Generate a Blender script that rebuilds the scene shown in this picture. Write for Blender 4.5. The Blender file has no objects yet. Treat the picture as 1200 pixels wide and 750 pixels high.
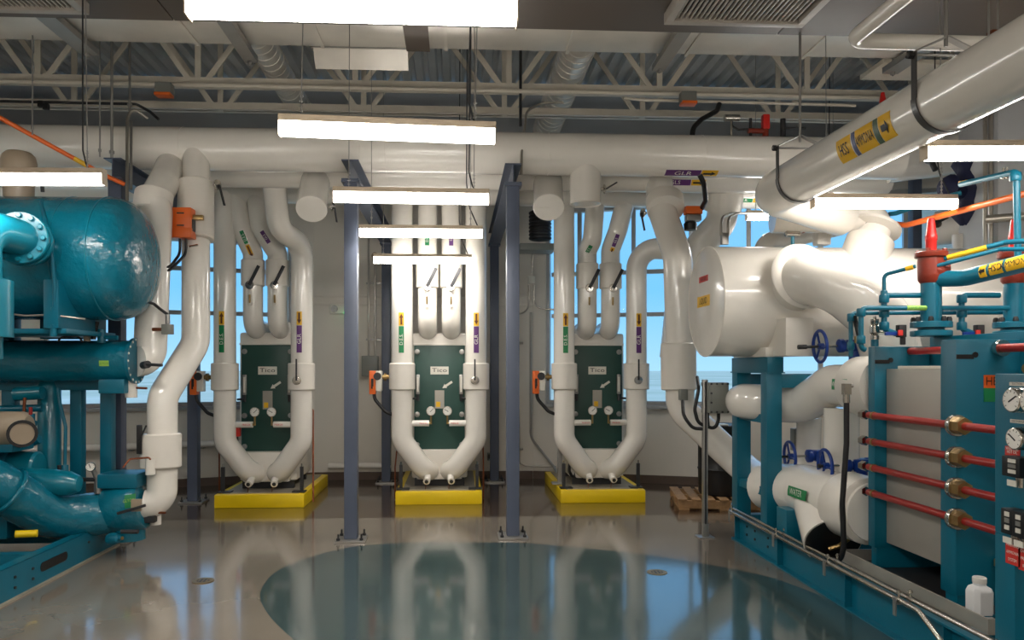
import bpy, bmesh, math, random
from mathutils import Vector as V, Matrix, Quaternion
random.seed(7)
SC = bpy.context.scene
COL = SC.collection
PI = math.pi
# ------------------------------------------------------------------ camera
FOC, PSI, EYE = 880.0, math.atan(45 / 880), V((0, 0, 1.75))
CS, SN = math.cos(PSI), math.sin(PSI)
cam_data = bpy.data.cameras.new('camera')
cam_data.sensor_width = 36.0
cam_data.lens = FOC / 1200 * 36.0
cam_data.shift_x = 20 / 1200
cam_data.shift_y = 55 / 1200
cam_data.clip_end = 2000
camera = bpy.data.objects.new('camera', cam_data)
COL.objects.link(camera)
camera.location = EYE
camera.rotation_euler = (PI / 2, 0, -PSI)
SC.camera = camera
# ------------------------------------------------------------------ sky, exposure
world = bpy.data.worlds.new('world')
SC.world = world
world.use_nodes = True
wn = world.node_tree
wn.nodes.clear()
w_out = wn.nodes.new('ShaderNodeOutputWorld')
w_bg = wn.nodes.new('ShaderNodeBackground')
w_bg.inputs['Strength'].default_value = 0.85
w_tc = wn.nodes.new('ShaderNodeTexCoord')
w_sep = wn.nodes.new('ShaderNodeSeparateXYZ')
w_ramp = wn.nodes.new('ShaderNodeValToRGB')
cr = w_ramp.color_ramp
cr.elements[0].position = 0.0
cr.elements[0].color = (0.34, 0.62, 0.86, 1)
cr.elements[1].position = 0.7
cr.elements[1].color = (0.36, 0.55, 0.82, 1)
e = cr.elements.new(0.10)
e.color = (0.17, 0.50, 0.90, 1)
wn.links.new(w_tc.outputs['Generated'], w_sep.inputs[0])
wn.links.new(w_sep.outputs['Z'], w_ramp.inputs[0])
wn.links.new(w_ramp.outputs[0], w_bg.inputs['Color'])
wn.links.new(w_bg.outputs[0], w_out.inputs[0])
SC.view_settings.view_transform = 'Standard'
SC.view_settings.look = 'None'
SC.view_settings.gamma = 1.0
SC.view_settings.exposure = 0.62
SC.cycles.use_denoising = True
SC.cycles.max_bounces = 10
SC.cycles.sample_clamp_indirect = 4.0
LAMP_POWER = 21.0
LAMP_WATT = 8.0

# ------------------------------------------------------------------ helpers
def at(px, py, Y):
    """point at world depth Y that the photograph shows at (px, py)"""
    u, v = (px - 580) / FOC, (430 - py) / FOC
    d = V((u * CS + SN, CS - u * SN, v))
    return EYE + d * (Y / d.y)

def atx(px, py, X):
    u, v = (px - 580) / FOC, (430 - py) / FOC
    d = V((u * CS + SN, CS - u * SN, v))
    return EYE + d * (X / d.x)

def lin(c):
    return tuple(((x / 255) / 12.92 if x / 255 <= 0.04045 else ((x / 255 + 0.055) / 1.055) ** 2.4) for x in c)

def mat(name, rgb, rough=0.5, metal=0.0, var=0.06, scale=6.0, bump=0.0, bscale=30.0, rvar=0.06, coat=0.0, rgb2=None, emit=None, spec=0.5):
    m = bpy.data.materials.new(name)
    m.use_nodes = True
    nt = m.node_tree
    b = nt.nodes['Principled BSDF']
    c = lin(rgb)
    b.inputs['Metallic'].default_value = metal
    b.inputs['Coat Weight'].default_value = coat
    b.inputs['Coat Roughness'].default_value = 0.08
    b.inputs['Specular IOR Level'].default_value = spec
    tc = nt.nodes.new('ShaderNodeTexCoord')
    nz = nt.nodes.new('ShaderNodeTexNoise')
    nz.inputs['Scale'].default_value = scale
    nz.inputs['Detail'].default_value = 5
    nt.links.new(tc.outputs['Object'], nz.inputs['Vector'])
    rp = nt.nodes.new('ShaderNodeValToRGB')
    rp.color_ramp.elements[0].position = 0.3
    rp.color_ramp.elements[1].position = 0.7
    lo = lin(rgb2) if rgb2 else tuple(x * (1 - var * 2) for x in c)
    rp.color_ramp.elements[0].color = (*lo, 1)
    rp.color_ramp.elements[1].color = (*c, 1)
    nt.links.new(nz.outputs['Fac'], rp.inputs[0])
    nt.links.new(rp.outputs[0], b.inputs['Base Color'])
    mr = nt.nodes.new('ShaderNodeMapRange')
    mr.inputs['To Min'].default_value = max(0.02, rough - rvar)
    mr.inputs['To Max'].default_value = rough + rvar
    nt.links.new(nz.outputs['Fac'], mr.inputs['Value'])
    nt.links.new(mr.outputs[0], b.inputs['Roughness'])
    if bump:
        n2 = nt.nodes.new('ShaderNodeTexNoise')
        n2.inputs['Scale'].default_value = bscale
        n2.inputs['Detail'].default_value = 3
        nt.links.new(tc.outputs['Object'], n2.inputs['Vector'])
        bp = nt.nodes.new('ShaderNodeBump')
        bp.inputs['Strength'].default_value = bump
        bp.inputs['Distance'].default_value = 0.02
        nt.links.new(n2.outputs['Fac'], bp.inputs['Height'])
        nt.links.new(bp.outputs[0], b.inputs['Normal'])
    if emit:
        b.inputs['Emission Color'].default_value = (*emit[0], 1)
        b.inputs['Emission Strength'].default_value = emit[1]
    return m

M = {}
M['pvc'] = mat('white_pvc_jacket', (234, 229, 220), 0.18, var=0.03, scale=2.5, bump=0.05, bscale=9, coat=0.3)
M['pvc2'] = mat('white_fitting_jacket', (229, 223, 213), 0.32, var=0.03, scale=3, bump=0.06, bscale=14)
M['wall'] = mat('cream_wall_paint', (222, 215, 203), 0.6, var=0.04, scale=1.2, bump=0.05, bscale=60)
M['wallup'] = mat('grey_upper_wall', (186, 188, 190), 0.6, var=0.05, scale=1.0)
M['base'] = mat('brown_baseboard', (92, 76, 66), 0.5)
M['frame'] = mat('window_frame_paint', (170, 168, 165), 0.4)
M['steel'] = mat('blue_grey_steel_paint', (84, 92, 110), 0.42, var=0.06, scale=4)
M['joist'] = mat('cream_joist_paint', (216, 208, 193), 0.5, var=0.05)
M['deck'] = mat('galvanized_deck', (222, 223, 221), 0.42, metal=0.05, var=0.08, scale=1.5)
M['duct'] = mat('galvanized_duct', (236, 230, 220), 0.34, metal=0.35, var=0.1, scale=2.0, bump=0.02, bscale=2.2, rvar=0.1)
M['ductdark'] = mat('shaded_duct_and_mastic', (96, 84, 74), 0.45, metal=0.2, var=0.08, scale=2)  # brown paints in the shade on the unlit galvanized duct; mastic shares it
M['strap'] = mat('dark_zinc_strap', (96, 96, 96), 0.35, metal=0.7)
M['galv'] = mat('galvanized_strut', (168, 166, 162), 0.35, metal=0.75)
M['chrome'] = mat('bright_steel', (205, 200, 192), 0.2, metal=1.0, var=0.04)
M['grille'] = mat('grille_paint', (176, 168, 158), 0.4)
M['dark'] = mat('black_rubber', (22, 22, 24), 0.45)
M['iron'] = mat('dark_iron', (58, 58, 60), 0.45, metal=0.4)
M['brass'] = mat('aged_brass', (168, 140, 92), 0.35, metal=0.8)
M['teal'] = mat('teal_enamel', (6, 118, 140), 0.3, var=0.08, scale=3, bump=0.16, bscale=5, coat=0.35)
M['tealwrap'] = mat('teal_wrapped_insulation', (8, 114, 138), 0.24, var=0.10, scale=3.5, bump=0.8, bscale=11, coat=0.3)
M['teal2'] = mat('teal_machine_paint', (3, 102, 126), 0.36, var=0.05, scale=4, bump=0.04, bscale=40)
M['yellow'] = mat('yellow_curb_paint', (240, 204, 16), 0.35, var=0.05, scale=3, bump=0.08)
M['concrete'] = mat('grey_pad_top', (150, 142, 126), 0.6, var=0.1)
M['green'] = mat('dark_green_plate', (38, 74, 66), 0.4, var=0.06, scale=3)
M['red'] = mat('red_rod_sleeve', (158, 36, 32), 0.32, var=0.08, scale=8)
M['rust'] = mat('rust_red_valve_paint', (134, 46, 28), 0.34, var=0.1, scale=9, bump=0.1)
M['redcap'] = mat('bright_red_cap', (206, 40, 34), 0.3)
M['orange'] = mat('orange_actuator', (228, 104, 32), 0.4, var=0.04)
M['beige'] = mat('beige_motor_paint', (158, 142, 122), 0.4, var=0.06)
M['blue'] = mat('blue_valve_paint', (18, 58, 142), 0.35, var=0.06)
M['navy'] = mat('navy_blanket', (24, 30, 66), 0.7, var=0.15, bump=0.4, bscale=10)
M['shield'] = mat('grey_shield_sheet', (176, 170, 160), 0.42, metal=0.35, var=0.05, scale=1.5)
M['stainless'] = mat('stainless_tray', (176, 170, 158), 0.38, metal=0.4)
M['lgreen'] = mat('label_green', (18, 128, 74), 0.4, var=0.02)
M['lyellow'] = mat('label_yellow', (236, 184, 30), 0.4, var=0.02)
M['lpurple'] = mat('label_purple', (92, 40, 112), 0.4, var=0.02)
M['lred'] = mat('label_red', (206, 52, 44), 0.4, var=0.02)
M['lorange'] = mat('label_orange', (226, 96, 30), 0.4, var=0.02)
M['lime'] = mat('label_lime', (156, 200, 84), 0.4, var=0.02)
M['lblue'] = mat('label_slate', (84, 92, 128), 0.4, var=0.02)
M['ldkgreen'] = mat('label_dark_green', (72, 96, 76), 0.4, var=0.02)
M['white'] = mat('white_plastic', (238, 234, 226), 0.35, var=0.02)
M['paper'] = mat('white_plate', (222, 218, 206), 0.4, var=0.02)
M['ink'] = mat('black_ink', (20, 18, 18), 0.5, var=0.0)
M['brownink'] = mat('brown_arrow_ink', (96, 44, 18), 0.5, var=0.02)
M['housing'] = mat('lamp_housing', (206, 188, 164), 0.4)
M['wood'] = mat('pallet_wood', (176, 136, 92), 0.7, var=0.2, scale=14, bump=0.2)
M['grey'] = mat('grey_electrical_box', (124, 126, 120), 0.4, var=0.04)
M['bottle'] = mat('milky_bottle', (224, 224, 224), 0.4, var=0.02)
M['conduit'] = mat('conduit_steel', (176, 170, 160), 0.3, metal=0.7)
M['copper'] = mat('copper_line', (132, 72, 44), 0.35, metal=0.6)
M['lens'] = mat('lamp_diffuser', (255, 250, 240), 0.5, emit=((1.0, 0.95, 0.88), LAMP_POWER), var=0)
M['led'] = mat('green_indicator', (60, 255, 140), 0.5, emit=((0.1, 1.0, 0.4), 6.0), var=0)
g = bpy.data.materials.new('window_glass')
g.use_nodes = True
gb = g.node_tree.nodes['Principled BSDF']
gb.inputs['Base Color'].default_value = (0.97, 0.99, 1, 1)
gb.inputs['Roughness'].default_value = 0.0
gb.inputs['Transmission Weight'].default_value = 1.0
gb.inputs['IOR'].default_value = 1.05
M['glass'] = g

ORG = {}

class MB:
    def __init__(s):
        s.v, s.f = [], []
    def _add(s, vs, fs):
        o = len(s.v)
        s.v += [V(p) for p in vs]
        s.f += [tuple(o + i for i in f) for f in fs]
        return s
    def box(s, x0, x1, y0, y1, z0, z1):
        return s.obox(V(((x0 + x1) / 2, (y0 + y1) / 2, (z0 + z1) / 2)), (abs(x1 - x0), abs(y1 - y0), abs(z1 - z0)))
    def obox(s, c, size, ax=None):
        ax = ax or (V((1, 0, 0)), V((0, 1, 0)), V((0, 0, 1)))
        c = V(c)
        h = [a * (d / 2) for a, d in zip(ax, size)]
        vs = [c + h[0] * i + h[1] * j + h[2] * k for k in (-1, 1) for j in (-1, 1) for i in (-1, 1)]
        return s._add(vs, [(0, 2, 3, 1), (4, 5, 7, 6), (0, 1, 5, 4), (2, 6, 7, 3), (0, 4, 6, 2), (1, 3, 7, 5)])
    def bar(s, a, b, w, h=None, up=(0, 0, 1)):
        a, b = V(a), V(b)
        d = (b - a)
        L = d.length
        d.normalize()
        up = V(up)
        if abs(d.dot(up)) > 0.98:
            up = V((0, 1, 0))
        sx = d.cross(up).normalized()
        uz = sx.cross(d).normalized()
        return s.obox((a + b) / 2, (w, L, h or w), (sx, d, uz))
    def lathe(s, prof, o, ax=(0, 0, 1), n=24, ring=False):
        if ring:
            prof = list(prof) + [prof[0]]
        """prof: (radius, height along ax)"""
        ax = V(ax).normalized()
        t = V((1, 0, 0)) if abs(ax.x) < 0.9 else V((0, 1, 0))
        e1 = ax.cross(t).normalized()
        e2 = ax.cross(e1)
        o = V(o)
        vs, fs, rows = [], [], []
        for r, h in prof:
            if r < 1e-6:
                rows.append([len(vs)] * n)
                vs.append(o + ax * h)
            else:
                st = len(vs)
                for i in range(n):
                    a = 2 * PI * i / n
                    vs.append(o + ax * h + (e1 * math.cos(a) + e2 * math.sin(a)) * r)
                rows.append([st + i for i in range(n)])
        for k in range(len(rows) - 1):
            A, B = rows[k], rows[k + 1]
            for i in range(n):
                j = (i + 1) % n
                f = [A[i], A[j], B[j], B[i]]
                g_ = []
                for q in f:
                    if q not in g_:
                        g_.append(q)
                if len(g_) > 2:
                    fs.append(tuple(g_))
        for row, rev in ((rows[0], True), (rows[-1], False)):
            if len(set(row)) > 2 and not ring:
                fs.append(tuple(reversed(row)) if rev else tuple(row))
        return s._add(vs, fs)
    def cyl(s, a, b, r, r2=None, n=20):
        a, b = V(a), V(b)
        L = (b - a).length
        return s.lathe([(r, 0), (r if r2 is None else r2, L)], a, b - a, n)
    def tube(s, pts, r, bend=None, n=20, seg=7, cap=True):
        pts = [V(p) for p in pts]
        path = [pts[0]]
        for i in range(1, len(pts) - 1):
            p0, p, p1 = pts[i - 1], pts[i], pts[i + 1]
            d0, d1 = (p0 - p).normalized(), (p1 - p).normalized()
            ang = d0.angle(d1)
            if ang > PI - 0.02:
                path.append(p)
                continue
            R = bend or 1.6 * r
            T = R / math.tan(ang / 2)
            lim = 0.49 * min((p0 - p).length * (2 if i == 1 else 1), (p1 - p).length * (2 if i == len(pts) - 2 else 1))
            if T > lim:
                T = lim
                R = T * math.tan(ang / 2)
            c = p + (d0 + d1).normalized() * (R / math.sin(ang / 2))
            a0 = (p + d0 * T) - c
            a1 = (p + d1 * T) - c
            for k in range(seg + 1):
                q = k / seg
                th = a0.angle(a1)
                path.append(c + (a0 * math.sin((1 - q) * th) + a1 * math.sin(q * th)) / math.sin(th))
        path.append(pts[-1])
        cl = [path[0]]
        for p in path[1:]:
            if (p - cl[-1]).length > 1e-4:
                cl.append(p)
        path = cl
        vs, fs = [], []
        T0 = (path[1] - path[0]).normalized()
        up = V((0, 0, 1)) if abs(T0.z) < 0.9 else V((0, 1, 0))
        N = T0.cross(up).normalized()
        for i, p in enumerate(path):
            if i == 0:
                T = T0
            elif i == len(path) - 1:
                T = (path[-1] - path[-2]).normalized()
            else:
                T = ((path[i + 1] - p).normalized() + (p - path[i - 1]).normalized()).normalized()
            N = (N - T * N.dot(T)).normalized()
            B = T.cross(N)
            for k in range(n):
                a = 2 * PI * k / n
                vs.append(p + (N * math.cos(a) + B * math.sin(a)) * r)
        for i in range(len(path) - 1):
            for k in range(n):
                j = (k + 1) % n
                fs.append((i * n + k, i * n + j, (i + 1) * n + j, (i + 1) * n + k))
        if cap:
            fs.append(tuple(reversed(range(n))))
            L = (len(path) - 1) * n
            fs.append(tuple(range(L, L + n)))
        return s._add(vs, fs)
    def torus(s, c, ax, R, r, n=28, m=8, a0=0.0, a1=2 * PI, start=None, flat=None):
        ax = V(ax).normalized()
        t = V(start) if start else (V((1, 0, 0)) if abs(ax.x) < 0.9 else V((0, 1, 0)))
        e1 = (t - ax * t.dot(ax)).normalized()
        e2 = ax.cross(e1)
        c = V(c)
        full = abs(a1 - a0 - 2 * PI) < 1e-6
        cnt = n if full else n + 1
        vs, fs = [], []
        for i in range(cnt):
            a = a0 + (a1 - a0) * i / n
            d = e1 * math.cos(a) + e2 * math.sin(a)
            for k in range(m):
                b = 2 * PI * k / m + PI / m
                if flat:
                    vs.append(c + d * (R + flat[0] * (1 if math.cos(b) > 0 else -1)) + ax * (flat[1] * (1 if math.sin(b) > 0 else -1)))
                else:
                    vs.append(c + d * (R + r * math.cos(b)) + ax * (r * math.sin(b)))
        for i in range(n):
            ii = (i + 1) % cnt
            for k in range(m):
                kk = (k + 1) % m
                fs.append((i * m + k, ii * m + k, ii * m + kk, i * m + kk))
        if not full:
            fs.append(tuple(reversed(range(m))))
            fs.append(tuple(range(n * m, n * m + m)))
        return s._add(vs, fs)
    def prism(s, poly, o, ex, ey, depth):
        o, ex, ey = V(o), V(ex), V(ey)
        nz = ex.cross(ey).normalized()
        n = len(poly)
        vs = [o + ex * x + ey * y for x, y in poly] + [o + ex * x + ey * y + nz * depth for x, y in poly]
        fs = [tuple(reversed(range(n))), tuple(range(n, 2 * n))] + [(i, (i + 1) % n, n + (i + 1) % n, n + i) for i in range(n)]
        return s._add(vs, fs)
    def build(s, name, m, parent=None, bev=0.0, sharp=38, smooth=True, kind=None, org=None, weld=False):
        me = bpy.data.meshes.new(name)
        if parent is not None:
            o = ORG[parent.name]
        elif org is not None:
            o = V(org)
        else:
            xs = [p.x for p in s.v]
            ys = [p.y for p in s.v]
            o = V(((min(xs) + max(xs)) / 2, (min(ys) + max(ys)) / 2, min(p.z for p in s.v)))
        bm = bmesh.new()
        bvs = [bm.verts.new(p - o) for p in s.v]
        for f in s.f:
            try:
                bm.faces.new([bvs[i] for i in f])
            except ValueError:
                pass
        if weld:
            bmesh.ops.remove_doubles(bm, verts=bm.verts, dist=1e-5)
        bmesh.ops.recalc_face_normals(bm, faces=bm.faces)
        if bev:
            es = [e_ for e_ in bm.edges if e_.is_manifold and e_.calc_face_angle(0) > 0.6]
            bmesh.ops.bevel(bm, geom=es, offset=bev, segments=2, affect='EDGES', profile=0.6, clamp_overlap=True)
        if smooth:
            th = math.radians(sharp)
            for f in bm.faces:
                f.smooth = True
            for e_ in bm.edges:
                if e_.is_manifold and e_.calc_face_angle(0) > th:
                    e_.smooth = False
        bm.to_mesh(me)
        bm.free()
        me.materials.append(M[m] if isinstance(m, str) else m)
        ob = bpy.data.objects.new(name, me)
        COL.objects.link(ob)
        if parent is not None:
            ob.parent = parent
            ORG[ob.name] = o
        else:
            ob.location = o
            ORG[ob.name] = o
        if kind:
            ob['kind'] = kind
        return ob

def thing(name, label, cat, loc, group=None):
    o = bpy.data.objects.new(name, None)
    o.empty_display_size = 0.1
    COL.objects.link(o)
    o.location = loc
    ORG[o.name] = V(loc)
    return tag(o, label, cat, group)

def tag(o, label, cat, group=None):
    o['label'] = label
    o['category'] = cat
    if group:
        o['group'] = group
    return o

def copy_tree(o, parent=None):
    c = o.copy()
    COL.objects.link(c)
    if parent is not None:
        c.parent = parent
    for ch in list(o.children):
        copy_tree(ch, c)
    return c

def text_mesh(txt, size):
    cu = bpy.data.curves.new('lettering', 'FONT')
    cu.body = txt
    cu.size = size
    cu.align_x = 'CENTER'
    cu.align_y = 'CENTER'
    cu.resolution_u = 2
    ob = bpy.data.objects.new('lettering', cu)
    COL.objects.link(ob)
    bpy.context.view_layer.update()
    me = bpy.data.meshes.new_from_object(ob.evaluated_get(bpy.context.evaluated_depsgraph_get()))
    vs = [v.co.copy() for v in me.vertices]
    fs = [tuple(p.vertices) for p in me.polygons]
    bpy.data.objects.remove(ob)
    bpy.data.curves.remove(cu)
    bpy.data.meshes.remove(me)
    return vs, fs

TXT = {}
def letters(txt, c, ex, ey, size, m, parent, sx=1.0, name='lettering', bold=0.0, wrap=None, off=0.002):
    """flat lettering centred on c, or wrapped on a cylinder (axis = ex, wrap = (facing, radius))"""
    if txt not in TXT:
        TXT[txt] = text_mesh(txt, 1.0)
    vs, fs = TXT[txt]
    ex, ey, c = V(ex).normalized(), V(ey).normalized(), V(c)
    b = MB()
    out = []
    if wrap:
        F, r = V(wrap[0]).normalized(), wrap[1] + off
        S = ex.cross(F)
        for p in vs:
            th = -p.y * size / r
            out.append(c + ex * (p.x * size * sx) + (F * math.cos(th) + S * math.sin(th)) * r)
    else:
        nz = ex.cross(ey)
        for p in vs:
            out.append(c + ex * (p.x * size * sx) + ey * (p.y * size) + nz * off)
    b._add(out, fs)
    return b.build(name, m, parent, smooth=False)

def band(c, A, F, r, la, lt, m, parent, name='label_band', off=0.003, shift=0.0):
    """curved label: la along the axis A, lt round the circumference, centred on facing F"""
    A, F, c = V(A).normalized(), V(F).normalized(), V(c)
    F = (F - A * F.dot(A)).normalized()
    S = A.cross(F)
    b = MB()
    n = max(2, int(lt / r / 0.15))
    vs, fs = [], []
    for rr in (r - 0.002, r + off):
        for i in range(n + 1):
            th = -lt / r / 2 + lt / r * i / n
            d = (F * math.cos(th) + S * math.sin(th)) * rr
            vs += [c + A * (shift - la / 2) + d, c + A * (shift + la / 2) + d]
    k = 2 * (n + 1)
    for i in range(n):
        fs.append((k + 2 * i, k + 2 * i + 1, k + 2 * i + 3, k + 2 * i + 2))
    fs += [(0, 1, k + 1, k), (2 * n, k + 2 * n, k + 2 * n + 1, 2 * n + 1)]
    for i in range(n):
        fs += [(2 * i, k + 2 * i, k + 2 * i + 2, 2 * i + 2), (2 * i + 1, 2 * i + 3, k + 2 * i + 3, k + 2 * i + 1)]
    b._add(vs, fs)
    return b.build(name, m, parent, sharp=60)

def arrow_on(c, A, F, r, L, W, m, parent, off=0.006, shift=0.0):
    """arrow along +A wrapped on the pipe"""
    A, F, c = V(A).normalized(), V(F).normalized(), V(c)
    F = (F - A * F.dot(A)).normalized()
    S = A.cross(F)
    pts = [(-L / 2, -W * .22), (L * .12, -W * .22), (L * .12, -W / 2), (L / 2, 0), (L * .12, W / 2), (L * .12, W * .22), (-L / 2, W * .22)]
    b = MB()
    vs = []
    for a, t in pts:
        th = t / r
        vs.append(c + A * (a + shift) + (F * math.cos(th) + S * math.sin(th)) * (r + off))
    k = len(vs)
    for a in (-L / 2, L * .12, L * .45):
        vs.append(c + A * (a + shift) + F * (r + off))
    b._add(vs, [(0, 1, k + 1, k), (k, k + 1, 5, 6), (2, 3, k + 1), (k + 1, 3, 4)])
    return b.build('arrow', m, parent, smooth=False)

FRONT = V((0, -1, 0))
X_, Y_, Z_ = V((1, 0, 0)), V((0, 1, 0)), V((0, 0, 1))
def w2m(px, Y):
    return px * Y / FOC
# ================================================================== STRUCTURE
ROOF = 6.1
# floor: polished concrete, a darker sealed strip along the curved wall
fm = mat('polished_concrete', (124, 115, 103), 0.14, var=0.10, scale=1.3, bump=0.035, bscale=3.0, coat=0.5, rvar=0.05)
nt = fm.node_tree
pb = nt.nodes['Principled BSDF']
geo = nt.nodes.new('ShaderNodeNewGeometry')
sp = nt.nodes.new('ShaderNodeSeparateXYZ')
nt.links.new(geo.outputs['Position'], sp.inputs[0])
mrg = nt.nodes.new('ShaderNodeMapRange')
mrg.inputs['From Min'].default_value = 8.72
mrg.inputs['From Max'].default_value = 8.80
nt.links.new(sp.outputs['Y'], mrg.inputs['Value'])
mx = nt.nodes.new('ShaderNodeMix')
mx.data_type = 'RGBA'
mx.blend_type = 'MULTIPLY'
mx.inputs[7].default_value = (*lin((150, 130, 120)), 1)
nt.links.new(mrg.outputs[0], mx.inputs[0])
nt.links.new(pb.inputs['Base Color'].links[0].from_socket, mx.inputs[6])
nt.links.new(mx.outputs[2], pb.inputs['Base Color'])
M['floor'] = fm
M['inlay'] = mat('teal_floor_stain', (60, 78, 79), 0.13, var=0.12, scale=1.6, bump=0.035, bscale=3.0, coat=0.5, rvar=0.05)

WL = [(-7.0, 10.17), (-2.2, 11.75), (1.2, 11.75), (7.5, 9.67)]     # curved outer wall in facets
b = MB()
vs = [(-7, -4, 0), (7.5, -4, 0), (7.5, 9.67, 0), (1.2, 11.75, 0), (-2.2, 11.75, 0), (-7, 10.17, 0)]
n = len(vs)
b._add(vs + [(x, y, -0.2) for x, y, z in vs], [tuple(range(n)), tuple(reversed(range(n, 2 * n)))] + [(i, n + i, n + (i + 1) % n, (i + 1) % n) for i in range(n)])
floor = b.build('floor', 'floor', kind='structure', smooth=False)
# the large free-form teal field stained into the floor
ctrl = [(-1.04, 4.87), (-1.36, 5.45), (-1.53, 5.97), (-1.52, 6.6), (-1.22, 7.17), (-.75, 7.46), (0, 7.5), (.75, 7.40), (1.47, 7.08), (1.95, 6.77), (2.42, 6.35), (2.68, 5.95), (2.84, 5.2), (2.76, 4.3), (2.3, 3.4), (1.4, 3.0), (.4, 3.2), (-.45, 3.95)]
poly = []
m_ = len(ctrl)
for i in range(m_):
    p0, p1, p2, p3 = [V((*ctrl[(i + k) % m_], 0)) for k in (-1, 0, 1, 2)]
    for k in range(6):
        t = k / 6
        poly.append(0.5 * ((2 * p1) + (p2 - p0) * t + (2 * p0 - 5 * p1 + 4 * p2 - p3) * t * t + (3 * p1 - p0 - 3 * p2 + p3) * t ** 3))
b = MB()
n = len(poly)
b._add([(p.x, p.y, 0.0004) for p in poly] + [(p.x, p.y, 0.0016) for p in poly], [tuple(range(n, 2 * n))] + [(i, (i + 1) % n, n + (i + 1) % n, n + i) for i in range(n)])
b.build('teal_floor_field', 'inlay', floor, smooth=False)

# corrugated roof deck, flutes running away from the camera
b = MB()
per, x = 0.2, -7.2
prof = []
while x < 7.8:
    prof += [(x, ROOF), (x + 0.10, ROOF), (x + 0.125, ROOF + 0.075), (x + 0.175, ROOF + 0.075)]
    x += per
vs, fs = [], []
for px_, pz in prof:
    vs += [(px_, -4.2, pz), (px_, 11.72, pz)]
for i in range(len(prof) - 1):
    fs.append((2 * i, 2 * i + 1, 2 * i + 3, 2 * i + 2))
b._add(vs, fs)
b.build('ceiling', 'deck', kind='structure', smooth=False)

def facet(a, c, name, windows=(), H=ROOF - 0.02):
    """wall facet from a to c (plan points) with window openings [(s0, s1, z0, z1)]"""
    a, c = V((*a, 0)), V((*c, 0))
    d = (c - a)
    L = d.length
    d.normalize()
    nrm = V((-d.y, d.x, 0))          # outward
    def slab(b, s0, s1, z0, z1, th=0.25, off=0.0):
        b.obox(a + d * ((s0 + s1) / 2) + nrm * (off + th / 2) + Z_ * ((z0 + z1) / 2), (s1 - s0, th, z1 - z0), (d, nrm, Z_))
    b = MB()
    if not windows:
        slab(b, 0, L, 0, H)
    else:
        s0, s1, z0, z1 = windows
        slab(b, 0, L, 0, z0)
        slab(b, 0, s0, z0, z1)
        slab(b, s1, L, z0, z1)
        slab(b, 0, L, z1, H)
    b.build(name, 'wall', kind='structure', smooth=False)
    return a, d, nrm, slab, L

wl = facet(WL[0], WL[1], 'wall_left', (1.4, 4.72, 1.17, 3.66), 5.0)
facet(WL[1], WL[2], 'wall_back', H=5.0)
wr = facet(WL[2], WL[3], 'wall_right', (0.2, 6.2, 1.17, 4.22), 5.0)
b = MB(); b.box(-7.0, 7.5, 11.75, 12.0, 5.0, ROOF - .02); b.build('wall_upper', 'wallup', kind='structure', smooth=False)
for nm, p_, q_, r_ in (('trim_3', (-7, 10.17), (-2.2, 11.75), (-7, 11.75)), ('trim_4', (7.5, 9.67), (1.2, 11.75), (7.5, 11.75))):
    b = MB(); b._add([(*p_, 4.95), (*q_, 4.95), (*r_, 4.95), (*p_, 5.0), (*q_, 5.0), (*r_, 5.0)], [(0, 1, 2), (3, 5, 4), (0, 3, 4, 1), (1, 4, 5, 2), (2, 5, 3, 0)]); b.build(nm, 'wallup', kind='structure', smooth=False)
b = MB(); b.box(-7.25, -7, -4, 12.0, 0, ROOF - .02); b.build('wall_far_left', 'wall', kind='structure', smooth=False)
b = MB(); b.box(7.5, 7.75, -4, 12.0, 0, ROOF - .02); b.build('wall_far_right', 'wall', kind='structure', smooth=False)
b = MB(); b.box(-7.25, 7.75, -4.25, -4, 0, ROOF - .02); b.build('wall_front', 'wall', kind='structure', smooth=False)

def window(w, name, s0, s1, z0, z1, sm, zm):
    a, d, nrm, slab, L = w
    t = bpy.data.objects.new(name, None)
    COL.objects.link(t)
    t['kind'] = 'structure'
    t.location = a + d * ((s0 + s1) / 2) + Z_ * z0
    ORG[t.name] = V(t.location)
    f = MB()
    slab(f, s0, s1, z0, z0 + .06, .12, .06)
    slab(f, s0, s1, z1 - .06, z1, .12, .06)
    slab(f, s0, s0 + .05, z0 + .06, z1 - .06, .12, .06)
    slab(f, s1 - .05, s1, z0 + .06, z1 - .06, .12, .06)
    f.build('window_frame', 'frame', t, smooth=False)
    f = MB(); slab(f, s0 - .04, s1 + .04, z0 - .05, z0 - .0, .2, -.06); f.build('window_sill', 'frame', t, bev=.006)
    ss = [s0 + .05] + sm + [s1 - .05]
    zz = [z0 + .06] + zm + [z1 - .06]
    for q in sm:
        f = MB(); slab(f, q - .03, q + .03, z0 + .06, z1 - .06, .1, .07); f.build('mullion', 'frame', t, smooth=False)
    for i in range(len(ss) - 1):
        for q in zm:
            f = MB(); slab(f, ss[i] + .031, ss[i + 1] - .031, q - .03, q + .03, .09, .075); f.build('transom', 'frame', t, smooth=False)
        for k in range(len(zz) - 1):
            f = MB(); slab(f, ss[i] + .03, ss[i + 1] - .03, zz[k] + .03, zz[k + 1] - .03, .012, .115); f.build('pane', 'glass', t, smooth=False)

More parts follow.
